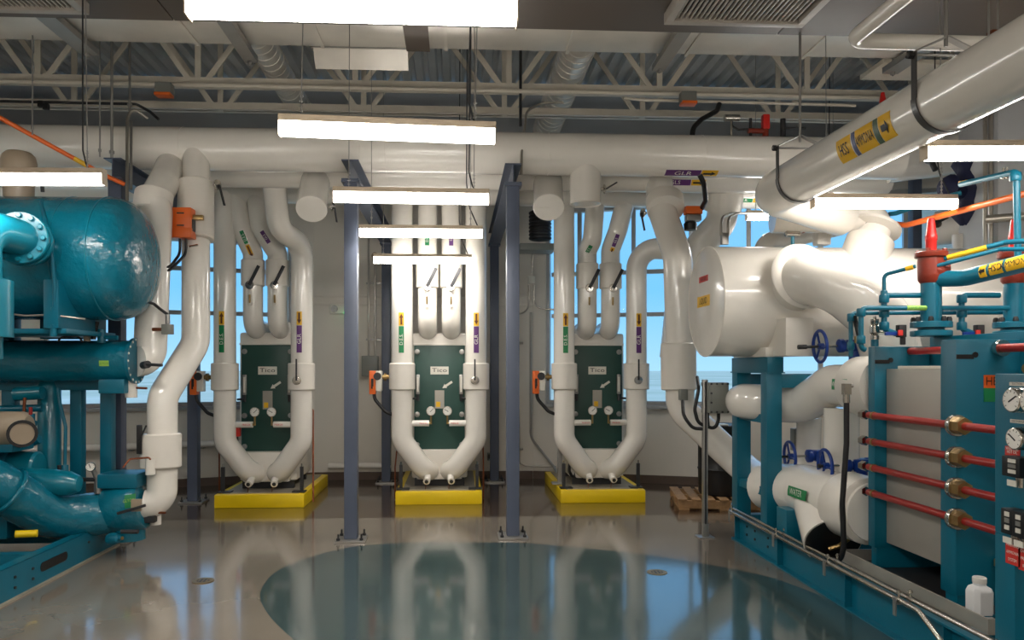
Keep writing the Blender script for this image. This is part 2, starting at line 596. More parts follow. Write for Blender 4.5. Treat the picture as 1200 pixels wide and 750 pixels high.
window(wl, 'window_1', 1.4, 4.72, 1.17, 3.66, [2.32, 3.32, 4.12], [2.55, 3.2])
window(wr, 'window_2', 0.2, 6.2, 1.17, 4.22, [0.72, 1.55, 2.4, 3.22, 4.2, 5.3], [2.55, 3.2])
for (p, q), nm in zip(((WL[0], WL[1]), (WL[1], WL[2]), (WL[2], WL[3])), ('baseboard_left', 'baseboard_back', 'baseboard_right')):
    p, q = V((*p, 0)), V((*q, 0))
    d = (q - p).normalized()
    nr = V((-d.y, d.x, 0))
    b = MB(); b.obox((p + q) / 2 - nr * .008 + Z_ * .06, ((q - p).length - .01, .016, .12), (d, nr, Z_)); b.build(nm, 'base', kind='structure', smooth=False)
# surface raceway rails on the back wall
b = MB(); b.box(-2.2, 1.2, 11.72, 11.745, 2.83, 2.87); b.build('trim_1', 'wall', kind='structure', bev=.004)
b = MB(); b.box(-2.2, 1.2, 11.72, 11.745, 2.70, 2.74); b.build('trim_2', 'wall', kind='structure', bev=.004)
# ground outside, frosted fields far below the windows
gm = mat('frosted_fields', (252, 247, 228), 0.9, scale=0.02, rgb2=(212, 216, 186), var=0.2)
b = MB(); b.box(-900, 900, 14, 1400, -6.2, -6); b.build('outside_ground', gm, kind='structure', smooth=False)

# ================================================================== ROOF JOISTS
def joist(Y, label):
    t = thing('roof_joist', label, 'joist', (0, Y, 4.9), 'open web joists under the roof deck')
    for z, nm in ((4.95, 'bottom_chord'), (6.03, 'top_chord')):
        for s in (-1, 1):
            b = MB()
            b.box(-6.9, 7.4, Y + s * .014, Y + s * .075, z - .05 if z < 5.5 else z + .04, z - .04 if z < 5.5 else z + .05)
            b.box(-6.9, 7.4, Y + s * .014, Y + s * .024, z - .05, z + .05)
            b.build(nm, 'joist', t, smooth=False)
    k = 0
    x = -6.4
    while x < 7.2:
        b = MB(); b.box(x - .032, x + .032, Y - .013, Y + .013, 4.9, 6.07); b.build('web_post', 'joist', t, smooth=False)
        for s in (-1, 1):
            xa, xb = x + s * .09, x + s * .84
            if -6.9 < xb < 7.4:
                b = MB(); b.bar((xa, Y, 4.96), (xb, Y, 6.02), .024, .06, up=(0, 0, 1)) if False else b.obox(((xa + xb) / 2, Y, 5.49), (math.hypot(xb - xa, 1.06), .024, .06), (V((xb - xa, 0, 1.06)).normalized(), Y_, V((-1.06, 0, xb - xa)).normalized()))
                b.build('web_diagonal', 'joist', t, smooth=False)
        x += 1.75
joist(8.6, 'cream open web steel joist nearer of the two, above the white conduit')
joist(9.4, 'cream open web steel joist farther of the two, closest to the windows')

# ================================================================== DUCTS
t = thing('supply_duct', 'bright galvanized rectangular duct spanning the room in front of the joists', 'duct', (0, 6.8, 4.75))
xs = [-7.0, -5.85, -4.7, -3.55, -2.4, -1.25, -.1, 1.05, 2.2, 3.35, 4.46]
for i in range(len(xs) - 1):
    b = MB(); b.box(xs[i] + .006, xs[i + 1] - .006, 6.45, 7.1, 4.75, 5.3); b.build('duct_section', 'duct', t, bev=.006)
    if i:
        b = MB()
        for y0, y1, z0, z1 in ((6.43, 7.12, 4.735, 4.75), (6.43, 7.12, 5.3, 5.315), (6.435, 6.45, 4.75, 5.3), (7.1, 7.115, 4.75, 5.3)):
            b.box(xs[i] - .016, xs[i] + .016, y0, y1, z0, z1)
        b.build('duct_flange', 'duct', t, smooth=False)
t = thing('return_duct', 'galvanized rectangular duct above the nearest lamp, its shade painted dark brown', 'duct', (0, 5.0, 4.45))
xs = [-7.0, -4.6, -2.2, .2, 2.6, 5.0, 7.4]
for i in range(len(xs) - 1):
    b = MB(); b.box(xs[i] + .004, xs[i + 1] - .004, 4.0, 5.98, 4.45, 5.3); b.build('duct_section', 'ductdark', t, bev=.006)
def grille(x0, x1, y0, y1, label):
    t = thing('return_grille', label, 'grille', ((x0 + x1) / 2, (y0 + y1) / 2, 4.36))
    z0, z1 = 4.36, 4.445
    f = MB()
    w = .06
    f.box(x0, x1, y1 - w, y1, z0, z1).box(x0, x1, y0, y0 + w, z0, z1).box(x0, x0 + w, y0 + w, y1 - w, z0, z1).box(x1 - w, x1, y0 + w, y1 - w, z0, z1)
    f.build('grille_frame', 'grille', t, bev=.006)
    s = MB()
    x = x0 + w + .02
    while x < x1 - w - .01:
        s.obox((x, (y0 + y1) / 2, z0 + .03), (.012, y1 - y0 - 2 * w, .02))
        x += .036
    s.build('slats', 'grille', t, smooth=False, kind='stuff')
    b = MB(); b.box(x0 + w, x1 - w, y0 + w, y1 - w, z1 - .012, z1 - .002); b.build('dark_back', 'iron', t, smooth=False)
grille(1.58, 2.66, 4.75, 5.66, 'square louvred return grille under the dark duct at right')
grille(-4.1, -2.72, 4.75, 5.72, 'louvred return grille under the dark duct at top left')
def spiral(x, y0, y1, z, r, label):
    t = thing('spiral_duct', label, 'duct', (x, (y0 + y1) / 2, z - r), 'round spiral ducts above the joists')
    b = MB(); b.cyl((x, y0, z), (x, y1, z), r, n=28); b.build('duct_shell', 'duct', t)
    y = y0 + .1
    while y < y1 - .05:
        b = MB(); b.torus((x, y, z), Y_, r, .009, n=28, m=5); b.build('spiral_rib', 'duct', t)
        y += .16
spiral(1.36, 7.14, 11.4, 5.35, .2, 'galvanized round spiral duct behind the joists right of centre')
spiral(-2.2, 7.14, 11.2, 5.4, .16, 'galvanized round spiral duct behind the joists left of centre')
def strut(x, y0, y1, z, label, w=.12):
    t = thing('duct_strut', label, 'strut', (x, (y0 + y1) / 2, z - .06), 'struts carrying the bright duct')
    b = MB(); b.box(x - w / 2, x + w / 2, y0, y1, z - .06, z - .05).box(x - w / 2, x - w / 2 + .008, y0, y1, z - .05, z).box(x + w / 2 - .008, x + w / 2, y0, y1, z - .05, z)
    b.build('channel', 'galv', t, smooth=False)
    b = MB(); b.cyl((x, y1 - .05, z - .1), (x, y1 - .05, ROOF), .008, n=8); b.build('threaded_rod', 'galv', t)
    b = MB(); b.lathe([(.022, 0), (.022, .025)], (x, y1 - .05, z - .09), n=6); b.build('nut', 'galv', t)
strut(-3.42, 6.1, 7.2, 4.72, 'steel strut channel under the bright duct at far left', .16)
strut(-1.96, 6.0, 7.3, 4.72, 'steel strut channel under the bright duct above the leftmost bay')
strut(1.98, 6.0, 7.3, 4.72, 'steel strut channel under the bright duct left of the right grille')
strut(4.3, 6.1, 7.25, 4.72, 'steel strut channel under the right end of the bright duct', .16)
t = thing('duct_wrap_patch', 'dull mastic band sealing a joint of the bright duct', 'sealant', (-.36, 6.8, 4.728))
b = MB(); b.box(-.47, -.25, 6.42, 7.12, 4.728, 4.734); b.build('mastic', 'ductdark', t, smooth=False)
t = thing('sheet_metal_flap', 'pale metal flap hanging below the bright duct, above the second lamp', 'flap', (-.9, 7.16, 4.55))
b = MB(); b.obox((-.9, 7.17, 4.67), (.88, .012, .2), (X_, V((0, .8, .6)), V((0, -.6, .8)))); b.build('flap', 'duct', t, smooth=False)
b = MB(); b.box(-1.36, -.45, 7.1, 7.16, 4.74, 4.77); b.build('flap_rail', 'galv', t, smooth=False)
t = thing('ceiling_panel', 'cream panel edge high beside the big hanging pipe', 'panel', (5.0, 7.6, 4.85))
b = MB(); b.box(4.35, 5.9, 7.45, 7.9, 4.85, 4.9); b.build('panel', 'joist', t, bev=.005)

# ================================================================== LAMPS
def lamp(cx, Y, z, label, tilt=0.0, proto=[]):
    if not proto:
        t = thing('strip_lamp', label, 'lamp', (0, 0, 0), 'suspended strip lamps')
        L = 1.22
        b = MB(); b.prism([(-.042, .078), (.042, .078), (.036, .118), (-.036, .118)], (-L / 2, 0, 0), Y_, Z_, L); b.build('lamp_housing', 'housing', t, bev=.003)
        b = MB()
        pr = [(-.04, .078)] + [(.04 * math.sin(-PI / 2 + PI * k / 8), .03 - .03 * math.cos(-PI / 2 + PI * k / 8)) for k in range(9)] + [(.04, .078)]
        b.prism(pr, (-L / 2 + .006, 0, 0), Y_, Z_, L - .012)
        b.build('lamp_diffuser', 'lens', t)
        for s in (-1, 1):
            b = MB(); b.prism([(-.042, .0), (.042, .0), (.042, .08), (-.042, .08)], (s * L / 2 - (.006 if s > 0 else 0), 0, 0), Y_, Z_, .006); b.build('end_cap', 'housing', t, bev=.002)
            b = MB()
            x = s * (L / 2 - .12)
            b.cyl((x, 0, .118), (x, 0, 3.0), .0035, n=6)
            for k in range(14):
                b.torus((x, 0, .13 + k * .03), X_ if k % 2 else Y_, .01, .0025, n=8, m=4)
            b.build('hanging_chain', 'galv', t)
        la = bpy.data.lights.new('lamp_light', 'AREA')
        la.shape = 'RECTANGLE'
        la.size, la.size_y = L - .02, .06
        la.energy = LAMP_WATT
        la.color = (1.0, .95, .88)
        la.spread = math.radians(150)
        lo = bpy.data.objects.new('lamp_light', la)
        COL.objects.link(lo)
        lo.parent = t
        lo.location = (0, 0, -.004)
        b = MB(); b.tube([(L / 2 - .05, 0, .118), (L / 2 - .13, .01, .30), (L / 2 - .16, .02, .55), (L / 2 - .15, .02, 2.9)], .006, bend=.2, n=6); b.build('power_cord', 'iron', t)
        proto.append(t)
        o = t
    else:
        o = copy_tree(proto[0])
        o['label'] = label
    o.location = (cx, Y, z)
    o.rotation_euler = (0, tilt, 0)
    if 4.0 < Y < 6.02:      # these hang from the underside of the dark duct
        for ch in o.children:
            if ch.name.startswith(('hanging_chain', 'power_cord')):
                ch.scale = (1, 1, .468)
LZ = 3.035
lamp(-.38, 2.82, LZ, 'bright strip lamp at the top edge, nearest of the centre row')
lamp(-.388, 4.28, LZ, 'bright strip lamp second of the centre row, just above the header pipe', .022)
lamp(-.353, 5.93, LZ, 'bright strip lamp third of the centre row, between the steel column tops', .004)
lamp(-.35, 7.48, LZ, 'bright strip lamp fourth of the centre row, below the column tops')
lamp(-.417, 9.38, LZ, 'smallest strip lamp of the centre row, close before the middle exchanger')
lamp(-3.11, 5.48, LZ, 'bright strip lamp over the teal vessel at left edge', -.01)
lamp(3.48, 4.48, 3.03, 'bright strip lamp at right edge below the big hanging pipe', -.02)
lamp(3.54, 6.05, 3.06, 'bright strip lamp behind the big hanging pipe, above the white elbow', -.005)
lamp(4.18, 9.1, 3.56, 'bright strip lamp behind the white drum, nearest the right windows')
# unseen lamps added for base light behind the camera and at the sides
for i, (x, y) in enumerate(((-.38, 1.2), (-.38, -.5), (-.38, -2.2), (-3.4, 2.4), (-3.4, -.2), (3.5, 2.2), (3.5, -.4), (-6.0, 4.4), (6.2, 4.4), (-5.9, 7.4))):
    lamp(x, y, LZ, ['added unseen strip lamp in line with the centre row, first', 'added unseen strip lamp in line with the centre row, second', 'added unseen strip lamp in line with the centre row, last', 'added unseen strip lamp at left, nearer', 'added unseen strip lamp at left, behind the camera', 'added unseen strip lamp at right, nearer', 'added unseen strip lamp at right, behind the camera', 'added unseen strip lamp by the far left wall', 'added unseen strip lamp by the far right wall', 'added unseen strip lamp above the hidden end of the teal vessel'][i])
# ================================================================== PIPE HELPERS
def run(name, label, pts, r, m='pvc', bend=None, cat='pipe', group=None, part='pipe_jacket'):
    lo = min(pts, key=lambda p: p[2])
    t = thing(name, label, cat, (lo[0], lo[1], lo[2]), group)
    b = MB(); b.tube(pts, r, bend, n=28, seg=9); b.build(part, m, t)
    return t
def collar(t, a, b_, r, m='pvc2', name='valve_jacket'):
    a, b_ = V(a), V(b_)
    L = (b_ - a).length
    e_ = min(.012, r * .08)
    b = MB(); b.lathe([(r - e_, 0), (r, e_), (r, L - e_), (r - e_, L)], a, b_ - a, n=28)
    return b.build(name, m, t)
def lever(t, c, up, out, L=.2, w=.028, m='iron', name='valve_lever'):
    """flat lever rising along up from c, standing off along out, with a round plate"""
    c, up, out = V(c), V(up).normalized(), V(out).normalized()
    b = MB(); b.cyl(c, c + out * .05, .018, n=10); b.build('valve_stem', 'chrome', t)
    b = MB(); b.lathe([(.0, 0), (.052, 0), (.055, .008), (.05, .016), (0, .02)], c + out * .035, out, n=18); b.build('notch_plate', 'chrome', t)
    b = MB(); b.obox(c + out * .062 + up * (L / 2), (w, L, .012), (out.cross(up), up, out)); return b.build(name, m, t, bev=.003)
def gauge(t, c, facing, r=.055, ang=2.2):
    c, f = V(c), V(facing).normalized()
    b = MB(); b.lathe([(0, 0), (r * .9, 0), (r, .01), (r, .035), (r * .9, .042), (r * .88, .036), (0, .036)], c, f, n=24)
    g_ = b.build('gauge', 'chrome', t)
    b = MB(); b.lathe([(0, .0), (r * .87, 0), (r * .87, .003), (0, .003)], c + f * .037, f, n=24); b.build('dial_face', 'white', g_)
    s = f.cross(Z_).normalized()
    u = s.cross(f)
    d = s * math.cos(ang) + u * math.sin(ang)
    b = MB(); b.obox(c + f * .0425 + d * r * .2, (r * .95, .004 + r * .04, .002), (d, f.cross(d), f)); b.build('needle', 'ink', g_, smooth=False)
    for k in range(9):
        a = -.7 + k * (PI + 1.4) / 8
        dd = s * math.cos(a) + u * math.sin(a)
        if k == 0:
            tb = MB()
        tb.obox(c + f * .0415 + dd * r * .72, (r * .16, r * .035, .0015), (dd, f.cross(dd), f))
    tb.build('dial_ticks', 'ink', g_, smooth=False)
    return g_

# ================================================================== HEADERS
h1 = run('header_pipe', 'thick white header pipe crossing the whole room below the joists', [(-7, 8.2, 4.085), (4.95, 8.2, 4.085)], .226)
for x in (-5.2, -2.9, -1.02, -.76, 1.0, 2.7):
    b = MB(); b.torus((x, 8.2, 4.085), X_, .2265, .0025, n=32, m=5); b.build('jacket_seam', 'pvc2', h1)
h2 = run('header_pipe', 'second white header pipe just behind and below the thick one', [(-7, 8.85, 4.02), (5.2, 8.85, 4.02)], .185)
h3 = run('header_pipe', 'third white header pipe, hindmost along the windows', [(-6.6, 9.7, 4.02), (5.6, 9.7, 4.02)], .185)
def pipe_label(t, c, txt, fw, A=X_, F=FRONT, r=.2, L=.5, aL=.2, W=.075, col='lpurple', tc='white', acol='lyellow', arrow=1, off=.003):
    bd = band(c, A, F, r, L, W, col, t)
    letters(txt, c, A, Z_, W * .9, tc, bd, wrap=(F, r), off=off + .002, sx=1.2)
    bd2 = band(c, A, F, r, aL, W, acol, t, shift=(L + aL) / 2 + .01)
    arrow_on(V(c) + A * ((L + aL) / 2 + .01), A * arrow, F, r, aL * .8, W * .7, 'ink', bd2)
p = at(807, 204.5, 7.98)
pipe_label(h1, (p.x - .02, 8.2, 4.085), 'GLR', None, F=V((0, -.36, -.93)), r=.226, L=.39, aL=.18, W=.10)
p = at(794, 213, 8.7)
pipe_label(h2, (p.x - .03, 8.85, 4.02), 'GLS', None, F=V((0, -.83, -.56)), r=.185, L=.37, aL=.17, W=.05 + .02)
p = at(872, 226, 9.5)
pipe_label(h3, (p.x, 9.7, 4.02), 'D.E.R.', None, F=V((0, -.8, -.6)), r=.185, L=.26, aL=.17, W=.055, col='lgreen', arrow=-1)

# capped header ends pointing down toward the room
def capped_stub(a, b_, r, label, seam=False, cat='pipe'):
    t = run('capped_stub', label, [a, b_], r, cat=cat)
    d = (V(b_) - V(a)).normalized()
    b = MB(); b.lathe([(r * 1.03, 0), (r * 1.03, .03), (r * 1.0, .036), (0, .036)], V(b_) - d * .03, d, n=28); b.build('end_cap', 'pvc', t)
    if seam:
        s = d.cross(X_).normalized()
        b = MB(); b.obox(V(b_) + d * .007 , (2 * r * .98, .004, .003), (X_, s, d)); b.build('cap_seam', 'pvc2', t, smooth=False)
    return t
t = capped_stub(at(371, 205, 8.85), at(365, 245, 8.35), .165, 'blind white pipe stub with round cap, beside the left exchanger top')
lever(t, at(386, 243, 8.4), (.15, 0, -1), (1, -.3, 0), L=.17)
t = capped_stub(at(642, 205, 8.85), at(643, 243, 8.35), .17, 'blind white pipe stub with seamed cap, right of the right steel column', seam=True)
t = run('pipe_drop', 'short fat white pipe drop with rimmed lower end, right of the capped stub', [at(686, 190, 8.2), at(686, 239, 8.2)], .17)
b = MB(); b.torus(at(686, 239, 8.2), Z_, .168, .008, n=28); b.build('rim', 'pvc2', t)
lever(t, at(704, 222, 8.15), (.8, 0, .5), (1, -.5, 0), L=.14)

# ================================================================== SUPPORT FRAMES
def frame(x, yf, yb, label):
    t = thing('pipe_support_frame', label, 'frame', (x, (yf + yb) / 2, 0), 'steel frames carrying the header pipes')
    for y in (yf, yb):
        w = .066
        b = MB(); b.box(x - w, x + w, y - w, y + w, .02, 3.62); b.build('column', 'steel', t, bev=.012)
        b = MB(); b.box(x - .15, x + .15, y - .15, y + .15, 0, .02); bp_ = b.build('base_plate', 'galv', t, bev=.003)
        for sx in (-1, 1):
            for sy in (-1, 1):
                b = MB(); b.cyl((x + sx * .115, y + sy * .115, .018), (x + sx * .115, y + sy * .115, .085), .009, n=8).lathe([(.02, 0), (.02, .02)], (x + sx * .115, y + sy * .115, .022), n=6); b.build('anchor_bolt', 'iron', bp_)
        b = MB(); b.box(x - .09, x + .09, y - .09, y + .09, 3.60, 3.62); b.build('cap_plate', 'steel', t, smooth=False)
    b = MB()
    y0, y1 = yf - .11, yb + .1
    b.box(x - .085, x + .085, y0, y1, 3.62, 3.632).box(x - .085, x + .085, y0, y1, 3.808, 3.82).box(x - .005, x + .005, y0, y1, 3.632, 3.808)
    b.build('beam', 'steel', t, smooth=False)
    return t
frame(-1.062, 7.66, 11.45, 'blue-grey steel support frame left of the middle exchanger')
frame(.577, 7.72, 11.45, 'blue-grey steel support frame right of the middle exchanger')
frame(-3.40, 7.72, 9.92, 'blue-grey steel support frame behind the teal machine at left')

# ================================================================== PLATE EXCHANGERS
WORD = {'left': 'left', 'mid': 'middle', 'right': 'right'}
def exchanger(cx, yf, who):
    w = WORD[who]
    # --- kerbed pad
    yb = yf + 1.75 if who != 'mid' else yf + 1.95
    pad = thing('equipment_pad', 'yellow kerbed concrete pad under the %s plate exchanger' % w, 'pad', (cx, (yf + yb) / 2, 0), 'yellow equipment pads')
    b = MB(); b.box(cx - .55, cx + .55, yf, yb, 0, .165); b.build('kerb', 'yellow', pad, bev=.012)
    b = MB(); b.box(cx - .47, cx + .47, yf + .08, yb - .08, .15, .172); b.build('pad_top', 'concrete', pad, smooth=False)
    # --- exchanger body
    yp = yf + .42
    t = thing('plate_exchanger', '%s white jacketed plate heat exchanger with dark green front plate' % w, 'heat exchanger', (cx, yp + .4, .17), 'plate heat exchangers')
    b = MB(); b.box(cx - .37, cx + .37, yp + .03, yp + 1.05, .27, 2.2); b.build('body_jacket', 'pvc2', t, bev=.04)
    b = MB(); b.box(cx - .30, cx + .30, yp - .09, yp + .04, .27, .66); b.build('lower_jacket', 'pvc2', t, bev=.03)
    b = MB(); b.box(cx - .335, cx + .335, yp, yp + .045, .645, 2.035); b.build('front_plate', 'green', t, bev=.004)
    b = MB(); b.box(cx - .36, cx + .36, yp - .01, yp + .03, 2.035, 2.06); b.build('top_lip', 'pvc2', t, bev=.006)
    for y0 in (.03, .8):
        b = MB(); b.box(cx - .33, cx + .33, yp + y0, yp + y0 + .06, .172, .275); b.build('foot_rail', 'iron', t, smooth=False)
    for sx in (-1, 1):
        for z in (.72, 1.12, 1.95):
            b = MB(); b.lathe([(.035, 0), (.035, .012), (.022, .014), (.022, .03), (0, .032)], (cx + sx * .295, yp, z), FRONT, n=14); b.build('tie_bolt', 'galv', t)
        # thermometer wells down the sides of the plate
        b = MB(); b.obox((cx + sx * .285, yp - .03, 1.52), (.05, .035, .26)); th = b.build('thermometer', 'galv', t, bev=.006)
        b = MB(); b.box(cx + sx * .285 - .012, cx + sx * .285 + .012, yp - .05, yp - .047, 1.42, 1.62); b.build('scale', 'paper', th, smooth=False)
        b = MB(); b.cyl((cx + sx * .285, yp - .03, 1.30), (cx + sx * .285, yp - .03, 1.39), .02, n=10).cyl((cx + sx * .285, yp - .03, 1.335), (cx + sx * .38, yp - .03, 1.33), .014, n=8); b.build('drain_cock', 'iron', t)
        # instrument stub, gauge and its siphon
        x0, x1 = cx + sx * .36, cx + sx * .13
        z = 1.02
        b = MB(); b.cyl((x0, yf + .2, z), (x1, yf + .2, z), .04, n=18); st = b.build('gauge_branch', 'pvc', t)
        letters('FREEZE', (cx + sx * .2, yf + .16, z), X_, Z_, .03, 'lred', st, sx=1.1, off=.003)
        gx = cx + sx * .105
        b = MB(); b.cyl((x1, yf + .2, z), (gx, yf + .2, z), .014, n=8).cyl((gx, yf + .2, z - .012), (gx, yf + .2, z + .1), .012, n=8); b.build('gauge_stem', 'brass', t)
        gauge(t, (gx, yf + .22, z + .16), FRONT, .062, 2.4 if sx < 0 else .5)
    b = MB(); b.box(cx - .12, cx + .12, yp - .006, yp, 1.65, 1.755); pl = b.build('maker_plate', 'paper', t, smooth=False)
    letters('Tico', (cx, yp - .006, 1.705), X_, Z_, .075, 'ink', pl, sx=1.5)
    b = MB(); b.box(cx - .062, cx + .062, yp - .006, yp, 1.2, 1.44); pl = b.build('data_plate', 'shield', t, smooth=False)
    b = MB(); b.box(cx - .045, cx + .01, yp - .009, yp - .006, 1.22, 1.29); b.build('warning_sticker', 'lyellow', pl, smooth=False)
    b = MB(); dd = V((-.83, 0, -.55)).normalized(); b.prism([(-.08, -.015), (.02, -.015), (.02, -.032), (.075, 0), (.02, .032), (.02, .015), (-.08, .015)], (cx + .1, yp - .001, 1.51), dd, dd.cross(Y_).cross(dd).cross(dd) if False else V((.55, 0, -.83)).normalized() * 1, .004); b.build('arrow_sticker', 'paper', t, smooth=False)
    for sx in (-1, 1):
        b = MB(); b.box(cx + sx * .49 - .02, cx + sx * .49 + .02, yf + .14, yf + .18, .185, .49); ps = b.build('post_stand', 'iron', t, smooth=False)
        b = MB(); b.box(cx + sx * .46 - .08, cx + sx * .46 + .08, yf + .09, yf + .23, .172, .186); b.build('stand_foot', 'iron', ps, smooth=False)
        b = MB(); b.cyl((cx + sx * .49, yf + .16, .49), (cx + sx * .49, yf + .16, .53), .012, n=8); b.build('stand_screw', 'chrome', ps)
    # drain stubs below the elbows
    for sx in (-1, 1):
        x = cx + sx * .15
        b = MB(); b.tube([(x, yf + .33, .40), (x, yf + .16, .30), (x + sx * .01, yf + .1, .28)], .045, bend=.06, n=14); ds = b.build('drain_stub', 'pvc', t)
        b = MB(); b.lathe([(0, 0), (.024, 0), (.024, .008), (0, .008)], (x + sx * .01, yf + .095, .279), (0, -1, -.15), n=12); b.build('drain_plug', 'iron', ds)
        b = MB(); b.cyl((x - .02, yf + .14, .24), (x - .025, yf + .13, .175), .004, n=6); b.build('drain_wire', 'copper', ds)
    # --- two big risers in front
    ya, r = yf + .20, .136
    for sx, side in ((-1, 'left'), (1, 'right')):
        x = cx + sx * .478
        pts = [(cx + sx * .12, yp - .0, .39), (cx + sx * .17, ya + .06, .37), (x, ya, .80), (x, ya, 3.2)]
        if who == 'mid':
            pts[-1] = (x, ya, 3.95) if sx < 0 else (x, ya, 3.95)
        elif who == 'left':
            if sx < 0:
                pts[-1] = (x, ya, 3.95)
            else:
                pts = pts[:-1] + [at(354, 286, ya + 0.0), at(327, 268, 9.2), at(318, 190, 8.9)]
        else:
            if sx < 0:
                pts[-1] = (x, ya, 3.9)
            else:
                pts = pts[:-1] + [(x, ya, 3.32), at(800, 293, 9.4)]
        rt = run('riser_pipe', 'white riser pipe at the %s side of the %s exchanger' % (side, w), pts, r, bend=.26, group='risers of the plate exchangers')
        collar(rt, (x, ya, 1.455), (x, ya, 1.80), .168)
        c = (x, ya, 1.75)
        col = 'lgreen' if sx < 0 else 'lpurple'
        bd = band((x, ya, 2.1), Z_, FRONT, r, .34, .065, col, rt)
        letters('D.E.S.' if sx < 0 else 'GLR', (x, ya, 2.1), Z_, X_, .062 if sx < 0 else .07, 'white', bd, wrap=(FRONT, r), off=.006)
        bd2 = band((x, ya, 2.36), Z_, FRONT, r, .17, .065, 'lyellow', rt)
        arrow_on((x, ya, 2.36), Z_ * (1 if sx < 0 else -1), FRONT, r, .14, .05, 'brownink', bd2)
        if sx > 0:
            lever(rt, (x - .02, ya - .15, 1.58), (0, 0, 1), FRONT, L=.27, w=.02)
    # --- twin supply drops into the exchanger top
    for sx, side in ((-1, 'left'), (1, 'right')):
        x = cx + sx * .155
        yt = yf + .30
        low = [(x, yp + .35, 2.24), (x, yt, 2.24), (x, yt, 3.15)]
        if who == 'mid':
            up = [(x, yt, 4.0)]
        elif who == 'left':
            up = [(x, yt, 3.2), at(283 if sx < 0 else 305, 266, 9.68), at(270 if sx < 0 else 298, 205, 9.68)]
        else:
            up = [(x, yt, 3.3), at(694 if sx < 0 else 724, 283 if sx < 0 else 270, 9.75), at(700 if sx < 0 else 741, 205, 9.7)]
        dt = run('twin_drop_pipe', 'white drop pipe ending in a round elbow, %s of the pair over the %s exchanger' % (side, w), low + up, .125, bend=.17, group='twin drops of the plate exchangers')
        collar(dt, (x, yt, 2.78), (x, yt, 3.12), .148)
        tz = {'left': 3.42, 'mid': 3.42, 'right': 3.3}[who]
        if who == 'mid':
            b2 = band((x, yt, tz), Z_, FRONT, .125, .2, .055, 'lgreen' if sx < 0 else 'lpurple', dt)
            letters('D.E.S.' if sx < 0 else 'GLS', (x, yt, tz), Z_, X_, .05, 'white', b2, wrap=(FRONT, .125), off=.006)
        else:
            q0, q1 = V(low[-1] if who == 'left' else up[0]), V(up[-2])
            q0, q1 = V(up[0]), V(up[1])
            A_ = (q1 - q0).normalized()
            mid_ = q0.lerp(q1, .62)
            Fq = FRONT - A_ * FRONT.dot(A_)
            b2 = band(mid_, A_, Fq, .125, .17, .05, 'lgreen' if sx < 0 else 'lpurple', dt)
            letters('D.E.S.' if sx < 0 else 'GLS', mid_, A_, X_, .045, 'white', b2, wrap=(Fq, .125), off=.006)
            if who == 'right' or sx < 0:
                b2 = band(mid_ - A_ * .2, A_, Fq, .125, .2, .05, 'lyellow', dt)
                arrow_on(mid_ - A_ * .2, A_ * -1, Fq, .125, .17, .042, 'brownink', b2)
        lever(dt, (x + .0, yt - .125, 2.78), (.45, 0, .9), FRONT, L=.27, w=.042)
        b = MB(); b.tube([(x, yt - .1, 2.56), (x, yt - .15, 2.56), (x, yt - .16, 2.66)], .012, bend=.02, n=8); b.build('test_cock', 'brass', dt)
        b = MB(); b.lathe([(0, 0), (.028, 0), (.028, .02), (0, .02)], (x, yt - .13, 2.55), FRONT, n=10); b.build('cock_boss', 'pvc2', dt)
    if who == 'mid':
        for k, q in enumerate((-.31, 0., .31)):
            pass
    # --- orange actuator on the left collar
    x = cx - .478
    ax = x - .33
    t = thing('orange_actuator', 'orange and white valve actuator left of the %s exchanger' % w, 'actuator', (ax, ya, 1.4), 'orange actuators of the exchangers')
    b = MB(); b.box(ax - .085, ax - .005, ya - .07, ya + .07, 1.40, 1.70); ob_ = b.build('orange_half', 'orange', t, bev=.008)
    b = MB(); b.box(ax - .06, ax - .03, ya - .075, ya - .07, 1.5, 1.6).box(ax - .06, ax - .04, ya - .075, ya - .07, 1.47, 1.5); b.build('mark', 'ink', ob_, smooth=False)
    b = MB(); b.box(ax - .003, ax + .075, ya - .06, ya + .06, 1.44, 1.70); b.build('white_half', 'paper', t, bev=.01)
    b = MB(); b.cyl((ax + .07, ya, 1.62), (x - .165, ya, 1.62), .028, n=12).lathe([(.05, 0), (.05, .03)], (ax + .1, ya, 1.62), X_, n=12); b.build('coupling', 'brass', t)
    b = MB(); b.lathe([(0, 0), (.05, 0), (.05, .02), (0, .02)], (ax + .02, ya - .06, 1.63), FRONT, n=12); b.build('dial_knob', 'iron', t)
    b = MB(); b.tube([(ax - .03, ya, 1.40), (ax - .02, ya, 1.33), (ax + .12, ya - .02, 1.17), (ax + .34, ya, 1.08)], .022, bend=.12, n=10); b.build('cable', 'dark', t)

exchanger(-2.445, 9.45, 'left')
exchanger(-.225, 9.56, 'mid')
exchanger(1.885, 9.57, 'right')
